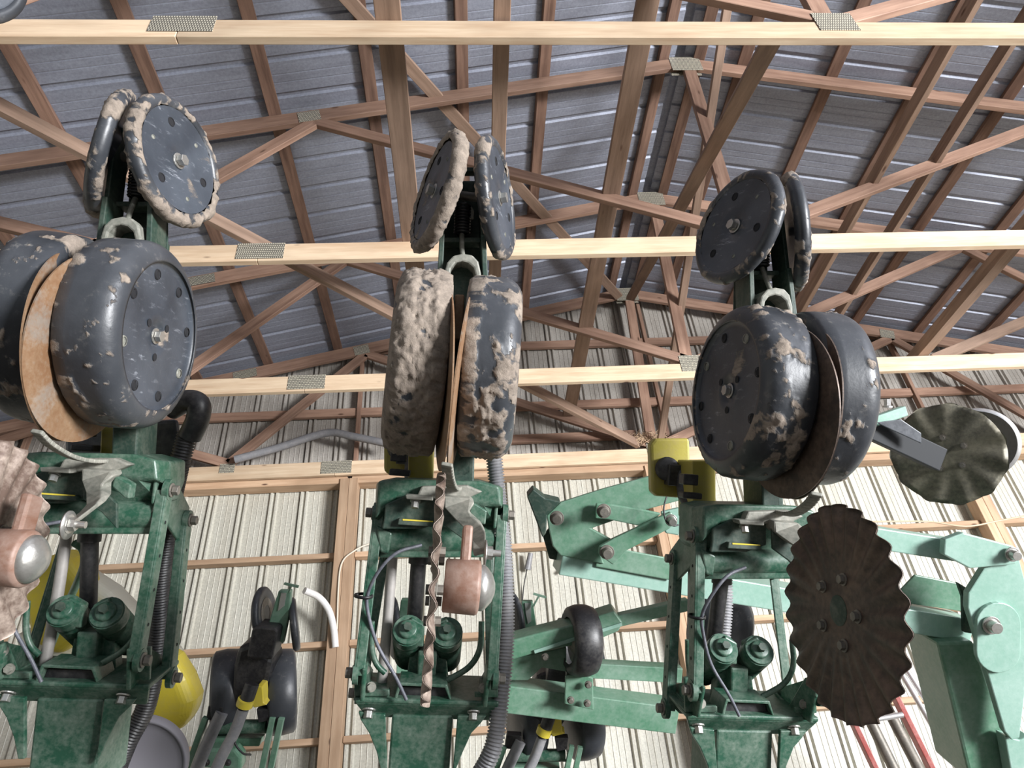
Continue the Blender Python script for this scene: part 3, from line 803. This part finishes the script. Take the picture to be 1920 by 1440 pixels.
    for pts in ([(742, 1200), (748, 1209), (794, 1214), (796, 1172), (772, 1158)], [(812, 1214), (812, 1172), (838, 1160), (862, 1196), (852, 1217)]):
        mk('spring_lug', flat(MB(), pts, -.052, -.080), M_GREEN, u, .004)
    td = bpy.data.curves.new('cast_number', 'FONT'); td.body = '4016'; td.size = .014; td.extrude = .0008
    tmp = bpy.data.objects.new('cast_number_text', td); COL.objects.link(tmp); bpy.context.view_layer.update()
    tme = bpy.data.meshes.new_from_object(tmp.evaluated_get(bpy.context.evaluated_depsgraph_get())); bpy.data.objects.remove(tmp)
    tme.materials.clear(); tme.materials.append(M_GREEND)
    to = bpy.data.objects.new('cast_number', tme); tp = P(757, 1211, -.0515); link(to, u, WM[u.name] @ Matrix.Translation(tp))
    lg = MB(); flat(lg, [(770, 1215), (835, 1215), (842, 1290), (815, 1300), (760, 1290)], -.09, -.13)
    flat(lg, [(784, 1220), (820, 1220), (816, 1285), (782, 1282)], -.06, -.12)
    mk('spring_yoke', lg, M_GREEN, u, .004)
    # air tube, vacuum hose, wires
    tb = MB().tube([P(786, 1038, -.10), P(772, 1230, -.15)], .019, 18)
    tb.tube([P(787, 1030, -.10), P(785, 1056, -.10)], .025, 18)
    mk('seed_tube', tb, M_BLACK, u)
    yc = MB().tube([P(788, 1012, -.10), P(787, 1030, -.10)], .022, 18)
    mk('tube_collar', yc, M_YELD, u)
    mk('side_pipe', MB().tube(spline([P(738, 1020, -.13), P(728, 1150, -.12), P(714, 1300, -.10)], 6), .0125, 14), M_PIPE, u)
    wr = MB().tube(spline([P(790, 1022, .02), P(745, 1036, .045), P(712, 1068, .05), P(690, 1112, .04), P(690, 1150, .04), P(708, 1210, .03), P(742, 1270, .03), P(762, 1312, .03)], 6), .0040, 8)
    mk('wire_loom', wr, M_WIRE, u)
    mk('zip_tie', MB().lathe([(-.003, .018), (-.003, .021), (.003, .021), (.003, .018)][::-1], P(682, 1117, .03), (0, 1, 0), 14), M_BLACK, u)
    rd = MB().tube(spline([P(903, 1165, -.04), P(900, 1215, -.03), P(880, 1250, -.03), P(838, 1276, -.04)], 6), .007, 8)
    mk('bent_rod', rd, M_GREEN, u)
    rd = MB().tube(spline([P(697, 1165, -.06), P(697, 1215, -.06), P(706, 1245, -.06), P(722, 1262, -.06)], 6), .007, 8)
    mk('bent_rod', rd, M_GREEN, u)
    if hose:
        hm = MB(); corrugated(hm, [P(*h) for h in hose], .021, seg=18)
        mk('corrugated_hose', hm, M_GREY if k >= 0 else M_BLACK, u)
    return u

row_unit(0, 'middle planter row unit, seen head-on with two mud-caked gauge wheels', 11, .72, .30, (.60, .12), M_RUST,
         [(925, 845, -.10), (934, 930, -.10), (946, 1050, -.07), (948, 1200, -.05), (938, 1310, -.02), (925, 1400, .0), (890, 1470, .0)])
row_unit(-1, 'left planter row unit with a rusty orange opener disc between its wheels', 31, -.04, .04, (.24, .34), M_RUST, None)
row_unit(1, 'right planter row unit with the big dark wavy coulter at the front', 57, .14, -.04, (.14, .10), M_COULT,
         [(830, 1040, -.22), (826, 1100, -.21), (812, 1200, -.20), (800, 1300, -.18), (810, 1420, -.16), (800, 1500, -.16)])

# the folded wing bar that carries the three units, just under the picture's lower edge
wb = empty('wing_bar', Mw=UM(0)); tag(wb, 'green square wing bar just below the lower edge, carrying the three row units', 'frame')
bu = P(790, 1520, -.1).y - .035
mk('bar_tube', MB().box(-1.3, 1.3, bu - .16, bu, -.19, -.03), M_GREEN, wb, .01)
for lx in (-1.1, 1.1):
    top = WM[wb.name] @ V((lx, bu - .15, -.11)); 
    mk('bar_stand', MB().beam(top, V((top.x, top.y, FLOOR)), .10, .10, (0, 1, 0)), M_GREEN, wb, .006, Mw=Matrix.Identity(4))

# ------------------------------------------------------------------ machinery further back
def cplate(name, pts, z, th, m, parent=None, bev=.004, zs=None):
    """steel plate facing the camera side, outlined in the photo, z metres deep"""
    o = [Wd(x, y, (zs[i] if zs else z)) for i, (x, y) in enumerate(pts)]
    Mw = Matrix.Identity(4) if parent else None
    return mk(name, MB().prism(o, CF * th), m, parent, bev, Mw=Mw)
def cbeam(name, a, za, b, zb, w, h, m, parent=None, up=None, bev=.004):
    return mk(name, MB().beam(Wd(*a, za), Wd(*b, zb), w, h, up or CU), m, parent, bev, Mw=Matrix.Identity(4))
def cpin(name, p, z, r, m, parent, h=.02, ax=None):
    ax = ax or (-CF + CR * -.05)
    mb = MB().lathe([(0, 0), (0, r), (.006, r), (.006, r * .72), (h, r * .62), (h, 0)][::-1], Wd(*p, z), ax, 24, False)
    return mk(name, mb, m, parent, .001, Mw=Matrix.Identity(4))
I4 = Matrix.Identity(4)

# folding linkage and its tubes behind the right planter unit
lk = empty('folding_linkage', Wd(1250, 1030, 2.4)); tag(lk, 'green folding linkage of thick plates and pins between the middle and right units', 'linkage')
cplate('side_plate', [(1025, 967), (1051, 942), (1130, 917), (1218, 893), (1300, 868), (1300, 932), (1207, 957), (1109, 991), (1149, 1013), (1122, 1029), (1133, 1058), (1051, 1042), (1036, 1024), (1029, 993)], 2.36, .02, M_GREENF, lk)
cplate('back_plate', [(1018, 1006), (1030, 990), (1060, 1030), (1050, 1052), (1030, 1048)], 2.44, .02, M_GREEND, lk)
cplate('scraper_plate', [(988, 931), (1000, 917), (1022, 934), (1052, 941), (1026, 966), (1024, 1000), (1017, 1008)], 2.34, .10, M_GREEND, lk)
cplate('link_bar', [(1118, 944), (1140, 945), (1202, 955), (1240, 963), (1231, 972), (1202, 987), (1140, 974), (1116, 972)], 2.325, .02, M_GREENF, lk)
cplate('link_bar', [(1258, 960), (1270, 976), (1255, 992), (1176, 1032), (1150, 1060), (1122, 1040), (1124, 1025), (1150, 1010)], 2.30, .02, M_GREENF, lk)
cplate('link_lug', [(1240, 960), (1275, 952), (1290, 985), (1272, 1004), (1248, 1000)], 2.33, .02, M_GREENLIT, lk)
for p in ((1044, 971), (1132, 958), (1138, 1035)): cpin('pivot_bolt', p, 2.29, .024, M_BOLTD, lk, .03)
cpin('linch_pin', (1258, 975), 2.27, .020, M_STEEL, lk, .04)
mk('pin_clip', MB().tube(spline([Wd(1253, 922, 2.3), Wd(1245, 950, 2.26), Wd(1248, 975, 2.25), Wd(1262, 986, 2.25), Wd(1272, 984, 2.26)], 5), .0028, 6), M_BLACK, lk, Mw=I4)
cbeam('main_tube', (1046, 1047), 2.42, (1800, 1174), 2.62, .12, .085, M_GREENLIT, lk)
cbeam('lower_plate', (1120, 1042), 2.37, (1262, 1068), 2.40, .008, .075, M_GREENF, lk)
yk = empty('fold_yoke', Wd(1860, 1200, 2.45)); tag(yk, 'big green yoke plate in daylit colour with two shiny pins at the lower right', 'frame')
cbeam('upper_arm', (1500, 985), 2.48, (1800, 1032), 2.50, .07, .075, M_GREENLIT, yk)
cplate('arm_end_plate', [(1772, 1012), (1806, 999), (1901, 1024), (1911, 1040), (1905, 1058), (1819, 1066), (1785, 1048), (1770, 1040)], 2.40, .03, M_GREENLIT, yk)
cplate('yoke_plate', [(1845, 1066), (1911, 1046), (1925, 1100), (1922, 1300), (1912, 1384), (1897, 1388), (1884, 1372), (1837, 1211), (1815, 1140), (1816, 1112)], 2.42, .03, M_GREENLIT, yk)
cplate('back_leg', [(1758, 1205), (1826, 1203), (1885, 1370), (1925, 1400), (1925, 1470), (1822, 1470)], 2.50, .22, M_GREENF, yk, .01)
cplate('outer_leg', [(1884, 1380), (1912, 1388), (1930, 1380), (1930, 1470), (1900, 1470)], 2.44, .05, M_GREENLIT, yk)
mk('pivot_boss', MB().prism([Wd(1873 + 42 * math.cos(t), 1172 + 42 * math.sin(t) + (48 if math.sin(t) > 0 else 0), 2.405) for t in [i * PI / 12 for i in range(24)]], CF * .02), M_GREENLIT, yk, .003, Mw=I4)
cpin('pivot_pin', (1858, 1172), 2.40, .031, M_STEEL, yk, .035); cpin('pivot_pin', (1897, 1039), 2.39, .025, M_STEEL, yk, .03)
cplate('channel_lug', [(1684, 1112), (1716, 1078), (1796, 1093), (1820, 1112), (1806, 1147), (1690, 1130)], 2.62, .012, M_GREENF, yk)
cplate('lug_end', [(1796, 1092), (1822, 1108), (1832, 1190), (1808, 1186), (1806, 1120)], 2.52, .02, M_GREEND, yk)

# lower toolbar with the small wheel
tb = empty('rear_toolbar', Wd(1090, 1260, 2.75)); tag(tb, 'green toolbar of square tubes with a diagonal arm, low between middle and right units', 'frame')
cbeam('toolbar_tube', (930, 1298), 2.72, (1262, 1340), 2.80, .11, .105, M_GREENF, tb)
cbeam('upper_tube', (1090, 1252), 2.86, (1275, 1262), 2.90, .06, .062, M_GREENF, tb)
cplate('diagonal_arm', [(940, 1206), (1000, 1190), (1065, 1174), (1152, 1146), (1168, 1168), (1160, 1184), (1117, 1202), (1000, 1226), (940, 1244)], 2.62, .10, M_GREENF, tb, .006)
mk('arm_edge', MB().beam(Wd(1002, 1222, 2.615), Wd(1166, 1170, 2.615), .006, .012, CU), M_GREENLIT, tb, Mw=I4)
cbeam('brace_rod', (1158, 1162), 2.68, (1290, 1132), 2.72, .04, .045, M_GREENF, tb)
cplate('gusset_plate', [(944, 1240), (1002, 1226), (1062, 1214), (1062, 1260), (1016, 1252), (990, 1276), (944, 1276)], 2.68, .02, M_GREENF, tb)
cplate('wheel_bracket', [(1060, 1268), (1090, 1262), (1112, 1272), (1113, 1332), (1058, 1320)], 2.64, .012, M_GREENF, tb)
cplate('wheel_fork', [(1062, 1262), (1100, 1258), (1092, 1318), (1062, 1312)], 2.66, .05, M_GREEND, tb)
for p in ((1022, 1231), (1103, 1283), (1070, 1312), (1101, 1318)): cpin('frame_bolt', p, 2.62, .014, M_BOLTD, tb, .015)
tw = wheel_matrix(Wd(1089, 1200, 2.66), (-CR + CF * -.22 + CU * .06), CU)
tyre = MB().lathe([(-.052, .085), (-.054, .108), (-.046, .122), (-.02, .131), (0, .132), (.02, .131), (.046, .122), (.054, .108), (.052, .085)][::-1], (0, 0, 0), (1, 0, 0), 64)
wo = mk('small_wheel', tyre, M_BLACK, tb, Mw=tw)
mk('wheel_disc', MB().lathe([(.046, 0), (.046, .03), (.03, .05), (.03, .086)][::-1], (0, 0, 0), (1, 0, 0), 32), M_BOLTD, wo, Mw=tw)

# second wavy coulter far right
fc = empty('far_coulter', Wd(1774, 851, 2.65)); tag(fc, 'olive brown wavy coulter with a silver gauge drum, far right above the yoke', 'coulter')
ax = (-CF * .80 - CR * .58 + CU * .05)
coulter(None, None, None, M_FARC, R=.188, waves=11, lobe=.035, Mw=wheel_matrix(Wd(1776, 851, 2.62), ax, CU), name='coulter_blade')
cbl = [o for o in COL.objects if o.name.startswith('coulter_blade')][-1]
_m = WM[cbl.name]; cbl.parent = fc; cbl.matrix_local = WM[fc.name].inverted() @ _m
mk('silver_drum', MB().lathe([(-.10, .02), (-.10, .126), (-.09, .134), (-.015, .132), (-.010, .12)][::-1], (0, 0, 0), (1, 0, 0), 48), M_ALU, fc, Mw=wheel_matrix(Wd(1834, 831, 2.60), ax, CU))
cbeam('arm_channel', (1600, 786), 2.44, (1762, 862), 2.50, .04, .085, M_DARKC, fc)
cplate('arm_top', [(1644, 792), (1690, 786), (1728, 812), (1728, 832), (1652, 797)], 2.41, .006, M_SHIELD, fc)
cbeam('daylit_bar', (1610, 800), 2.44, (1696, 770), 2.46, .03, .036, M_GREENLIT, fc)
mk('end_bolt', MB().bolt(Wd(1664, 764, 2.46), CU, .012, .03), M_ALU, fc, Mw=I4)

# background planter units seen from their hopper side
def back_unit(dx, dy, z, label, full=True):
    u = empty('rear_row_unit', Wd(490 + dx, 1250 + dy, z)); tag(u, label, 'planter unit')
    Q = lambda x, y, dz=0: Wd(x + dx, y + dy, z + dz)
    def cp(name, pts, dz, th, m, bev=.004): return mk(name, MB().prism([Q(x, y, dz) for x, y in pts], CF * th), m, u, bev, Mw=I4)
    for (x, y, ax, up) in ((495, 1150, (-CR * .93 + CF * .02 - CU * .12), CU + CR * .2), (552, 1170, (CR * .93 + CF * .30 + CU * .1), CU + CR * .3)):
        Mw = wheel_matrix(Q(x, y, .06), -V(ax), up)
        w = mk('closing_wheel', MB().lathe([(-.012, 0), (-.012, .08), (-.014, .094), (-.006, .103), (.006, .103), (.014, .094), (.012, .08), (.012, 0)][::-1], (0, 0, 0), (1, 0, 0), 48), M_RUB, u, Mw=Mw)
        mk('wheel_face', MB().lathe([(.013, .03), (.0145, .045), (.013, .06)], (0, 0, 0), (1, 0, 0), 24), M_BOLTD, w, Mw=Mw)
    cp('closing_arm', [(522, 1108), (545, 1108), (542, 1150), (530, 1208), (500, 1180), (512, 1140)], .0, .03, M_GREENF)
    cp('arm_slot', [(527, 1112), (537, 1112), (533, 1136), (521, 1146), (524, 1128)], -.004, .006, M_ALU, 0)
    th = MB().beam(Q(542, 1110, -.02), Q(546, 1099, -.03), .006, .010, CF).beam(Q(533, 1094, -.03), Q(560, 1100, -.03), .008, .010, CF)
    mk('t_handle', th, M_GREENF, u, Mw=I4)
    cp('meter_hood', [(472, 1180), (478, 1175), (516, 1178), (521, 1184), (510, 1238), (462, 1234)], -.06, .10, M_BLACK, .01)
    cp('seed_meter', [(445, 1215), (470, 1206), (512, 1236), (500, 1300), (480, 1330), (432, 1325), (436, 1250)], .0, .14, M_BLACK, .02)
    for x0, x1, a in ((412, 440, .34), (505, 550, .36)):
        Mw = wheel_matrix(Q((x0 + x1) / 2, 1296, .14), CR + CF * a, CU + CR * .14)
        mk('gauge_wheel', MB().lathe([(-.055, 0), (-.056, .145), (-.045, .16), (0, .165), (.045, .16), (.056, .145), (.056, 0)][::-1], (0, 0, 0), (1, 0, 0), 56), M_RUB, u, Mw=Mw)
    cp('yellow_chute', [(482, 1286), (492, 1288), (494, 1318), (500, 1322), (476, 1328), (470, 1316)], -.06, .06, M_YEL)
    mk('seed_pipe', MB().tube([Q(473, 1282, -.10), Q(458, 1326, -.12)], .026, 16), M_BLACK, u, Mw=I4)
    mk('yellow_band', MB().tube([Q(462, 1311, -.12), Q(458, 1323, -.12)], .031, 18), M_YEL, u, Mw=I4)
    mk('vacuum_hose', MB().tube(spline([Q(456, 1330, -.12), Q(440, 1372, -.13), Q(415, 1420, -.15), Q(392, 1475, -.16)], 5), .021, 14), M_GREY, u, Mw=I4)
    mk('second_hose', MB().tube(spline([Q(416, 1336, -.02), Q(392, 1386, -.04), Q(370, 1440, -.06)], 5), .024, 14), M_GREY, u, Mw=I4)
    cp('clamp_bracket', [(390, 1324), (418, 1326), (418, 1342), (404, 1352), (386, 1350)], -.02, .04, M_BLACK)
    cp('clamp_bracket', [(480, 1330), (506, 1330), (502, 1352), (484, 1356)], -.02, .04, M_BLACK)
    for a, b in (((386, 1345), (352, 1440)), ((512, 1344), (492, 1440)), ((528, 1346), (508, 1440))):
        mk('parallel_arm', MB().beam(Q(*a, -.02), Q(*b, -.02), .022, .022, CF), M_GREENF, u, .002, Mw=I4)
    mk('cross_bar', MB().tube([Q(400, 1362, .02), Q(500, 1362, .02)], .026, 14), M_GREEN, u, Mw=I4)
    cp('arm_yoke', [(372, 1440), (372, 1418), (392, 1405), (440, 1405), (452, 1420), (452, 1445)], -.03, .06, M_GREENF, .01)
    cp('lower_yoke', [(400, 1385), (490, 1385), (486, 1400), (404, 1400)], .03, .05, M_GREENF)
    for x in (388, 428): cpin('yoke_bolt', (x + dx, 1429 + dy), z - .04, .013, M_BLACK, u, .012)
    mk('thin_cable', MB().tube(spline([Q(452, 1362, -.10), Q(440, 1390, -.14), Q(455, 1412, -.14), Q(470, 1415, -.1)], 5), .004, 6), M_BLACK, u, Mw=I4)
    return u
back_unit(0, 0, 2.70, 'small distant planter unit standing left of the middle unit, yellow banded pipe')
back_unit(560, 24 + 30, 3.0, 'small distant planter unit half hidden low behind the green toolbar')
# closing arm of another distant unit seen above the toolbar
ca = empty('distant_closing_arm', Wd(995, 1160, 2.95)); tag(ca, 'pale green closing arm with a T handle, right of the middle unit hose', 'planter arm')
cplate('arm_plate', [(978, 1128), (999, 1128), (1008, 1190), (978, 1192)], 2.95, .03, M_GREENF, ca)
cplate('arm_slot', [(984, 1131), (996, 1131), (996, 1165), (990, 1170), (986, 1150)], 2.945, .01, M_ALU, ca, 0)
mk('t_handle', MB().beam(Wd(998, 1140, 2.93), Wd(1010, 1118, 2.93), .006, .010, CF).beam(Wd(1000, 1113, 2.93), Wd(1024, 1120, 2.93), .008, .010, CF), M_GREENF, ca, Mw=I4)
mw = wheel_matrix(Wd(962, 1168, 3.0), CR + CF * .35, CU)
mk('closing_wheel', MB().lathe([(-.014, 0), (-.014, .118), (-.006, .130), (.006, .130), (.014, .118), (.014, 0)][::-1], (0, 0, 0), (1, 0, 0), 40), M_RUB, ca, Mw=mw)

# yellow seed hopper, grey lid and hose behind the left unit
hp = empty('seed_hopper', Wd(210, 1220, 2.05)); tag(hp, 'yellow plastic seed hopper bulging out behind the left planter unit', 'hopper')
cplate('hopper_body', [(36, 1120), (58, 1062), (92, 1040), (122, 1052), (146, 1086), (156, 1140), (148, 1200), (104, 1236), (52, 1206)], 2.0, .12, M_YEL, hp, .03)
cplate('hopper_top', [(128, 1064), (200, 1112), (258, 1172), (318, 1232), (330, 1256), (250, 1290), (140, 1220)], 2.06, .10, M_CREAM, hp, .03)
cplate('hopper_end', [(236, 1262), (300, 1226), (322, 1240), (346, 1278), (361, 1318), (356, 1352), (325, 1384), (262, 1372)], 1.98, .10, M_YEL, hp, .045)
cplate('hopper_base', [(20, 1190), (60, 1200), (150, 1240), (190, 1310), (60, 1300)], 2.02, .1, M_CREAM, hp, .02)
gd = mk('round_lid', MB().lathe([(0, 0), (.0, .10), (.006, .118), (.012, .122), (.012, .128), (-.02, .130)][::-1], (0, 0, 0), (1, 0, 0), 64), plain('grey_lid_plastic', (0.22, 0.21, 0.235), .65), None, Mw=wheel_matrix(Wd(255, 1436, 1.86), -CF + CR * .25, CU))
tag(gd, 'round grey plastic lid at the bottom edge under the yellow hopper', 'lid')
u1 = [o for o in COL.objects if o.name.startswith('row_unit')][1]
hm = MB(); corrugated(hm, [Wd(352, 812, 1.72), Wd(334, 880, 1.72), Wd(318, 960, 1.76), Wd(302, 1080, 1.8), Wd(296, 1200, 1.82), Wd(275, 1320, 1.82), Wd(240, 1390, 1.8), Wd(212, 1460, 1.8)], .025)
mk('corrugated_hose', hm, M_BLACK, u1, Mw=I4)
mk('hose_elbow', MB().tube(spline([Wd(322, 766, 1.74), Wd(350, 752, 1.72), Wd(372, 758, 1.71), Wd(371, 785, 1.71), Wd(356, 818, 1.72)], 6), .028, 20), M_BLACK, u1, Mw=I4)
cplate('black_shield', [(120, 800), (330, 786), (338, 850), (310, 905), (120, 880)], 1.765, .02, M_SHIELD, u1, .01)
mk('bent_green_pipe', MB().tube(spline([Wd(140, 1018, 1.62), Wd(155, 1030, 1.64), Wd(158, 1055, 1.66), Wd(148, 1085, 1.7), Wd(128, 1130, 1.75), Wd(95, 1212, 1.8)], 6), .009, 12), M_GREENF, u1, Mw=I4)
tl = closing_wheel(None, Wd(-74, -86, 1.62), (-CF * .42 + CR * .9), CU, 71, -.1)
tag(tl, 'edge of another black closing wheel in the top left corner', 'wheel')

# wheels of hidden units showing through the frames
rg = mk('gauge_wheel', MB().lathe([(-.05, 0), (-.05, .10), (-.056, .14), (-.045, .165), (0, .17), (.045, .165), (.056, .14), (.05, .11), (.03, .10), (.03, 0)][::-1], (0, 0, 0), (1, 0, 0), 56), M_RUB, None, Mw=wheel_matrix(Wd(1352, 1180, 2.95), -CF * .75 + CR * .5, CU))
tag(rg, 'black wheel seen through the frame of the right planter unit', 'wheel')
rc = empty('hidden_closing_arm', Wd(748, 1160, 2.95)); tag(rc, 'pale arm with a dark thin wheel seen through the middle unit frame on its left', 'planter arm')
mk('closing_wheel', MB().lathe([(-.014, 0), (-.014, .118), (-.006, .130), (.006, .130), (.014, .118), (.014, 0)][::-1], (0, 0, 0), (1, 0, 0), 40), M_RUB, rc, Mw=wheel_matrix(Wd(738, 1176, 2.98), CR + CF * .32, CU + CR * .2))
cplate('arm_plate', [(752, 1124), (772, 1124), (772, 1190), (742, 1192)], 2.95, .03, M_GREENF, rc)
mk('arm_stem', MB().beam(Wd(757, 1188, 2.97), V((Wd(757, 1188, 2.97).x, Wd(757, 1188, 2.97).y, FLOOR)), .05, .05, (0, 1, 0)), M_GREENF, rc, .003, Mw=I4)

# ladder, pipes and loose things along the wall
ld = empty('ladder', Wd(1690, 1380, 4.1)); tag(ld, 'red ladder with silver rungs leaning at the lower right behind the wavy coulter', 'ladder')
for (a, b) in (((1656, 1262), (1765, 1480)), ((1578, 1310), (1664, 1490))):
    cbeam('rail', a, 4.25, b, 4.0, .085, .03, M_RED, ld, up=CR + CU * .4)
for t in (0.38, 0.98):
    a = Wd(1578 + 86 * t - 5, 1310 + 170 * t - 20, 4.13 - .1 * t); b = Wd(1656 + 109 * t - 5, 1262 + 205 * t, 4.13 - .1 * t)
    mk('rung', MB().tube([a, b], .016, 12), M_ALU, ld, Mw=I4)
for i, (a, b, m) in enumerate((((1682, 1248), (1812, 1470), M_ALU), ((1690, 1240), (1835, 1470), M_ALU), ((1652, 1306), (1738, 1470), M_BOLTD), ((1626, 1340), (1690, 1470), M_BOLTD))):
    o = mk('steel_pipe', MB().tube([Wd(*a, 4.45), Wd(*b, 4.3)], .018 if m is M_ALU else .035, 12), m)
    tag(o, ['galvanised pipe leaning just right of the red ladder', 'thin galvanised pipe, the rightmost one by the red ladder', 'dark steel bar between the rails of the red ladder', 'darker left steel bar between the red ladder rails'][i], 'pipe')
o = mk('bent_pipe', MB().tube(spline([at_y(x, y, d) for x, y, d in ((571, 1107, 5.3), (598, 1120, 5.4), (617, 1145, 5.48), (626, 1180, 5.52), (629, 1214, 5.54))], 6), .026, 16), M_PVC)
tag(o, 'white plastic pipe bent over beside the wall post on the left', 'pipe')
o = mk('conduit', MB().tube([at_y(1052, 1074, 5.66), at_y(1058, 1066, 5.67), at_y(1100, 1070, 5.685), at_y(1250, 1090, 5.69)], .014, 10), M_PVC)
tag(o, 'thin white conduit below the folding linkage', 'pipe')
o = mk('power_cord', MB().tube(spline([at_y(800, 1000, 5.6), at_y(700, 1018, 5.6), at_y(661, 1035, 5.545), at_y(640, 1058, 5.545), at_y(634, 1110, 5.545), at_y(632, 1180, 5.545)], 6), .007, 8), M_WHITECORD)
tag(o, 'pale cord looping over the wall post beside the middle unit', 'cord')
o = mk('wall_cable', MB().tube(spline([Wd(1560, 981, 4.95), Wd(1650, 978, 4.9), Wd(1740, 978, 4.9), Wd(1810, 987, 4.85), Wd(1870, 977, 4.9), Wd(1950, 962, 4.9)], 6), .006, 8), M_TAN)
tag(o, 'tan cable sagging along the girt at the far right', 'cable')
pg = empty('plug_socket', Wd(993, 1052, 4.6)); tag(pg, 'grey cable socket hanging on a cord right of the hose', 'plug')
mk('socket_body', MB().tube([at_y(995, 1037, 5.62), at_y(989, 1068, 5.66)], [.022, .030], 12), M_GREY, pg, Mw=I4)
mk('socket_cord', MB().tube(spline([at_y(988, 1068, 5.67), at_y(982, 1100, 5.68), at_y(978, 1150, 5.69)], 4), .005, 6), M_BLACK, pg, Mw=I4)
o = mk('flexible_duct', MB().tube(spline([at_y(440, 862, 5.45), at_y(520, 840, 5.47), at_y(610, 812, 5.48), at_y(660, 818, 5.46), at_y(740, 835, 5.45)], 6), .035, 14), M_GREY)
tag(o, 'grey dusty tube lying on the farthest truss left of the middle unit', 'duct')
nb = MB(); rnd = random.Random(3)
for i in range(160):
    c = at_y(1215 + rnd.gauss(0, 18), 822 + rnd.gauss(0, 5), 5.50 + rnd.uniform(-.03, .04)); d = V((rnd.gauss(0, 1), rnd.gauss(0, .6), rnd.gauss(0, .5))).normalized() * .05
    nb.beam(c - d, c + d, .003, .003, (0, .1, 1))
o = mk('bird_nest', nb, M_TAN); tag(o, 'straw of an old bird nest on the farthest truss', 'nest', kind='stuff')
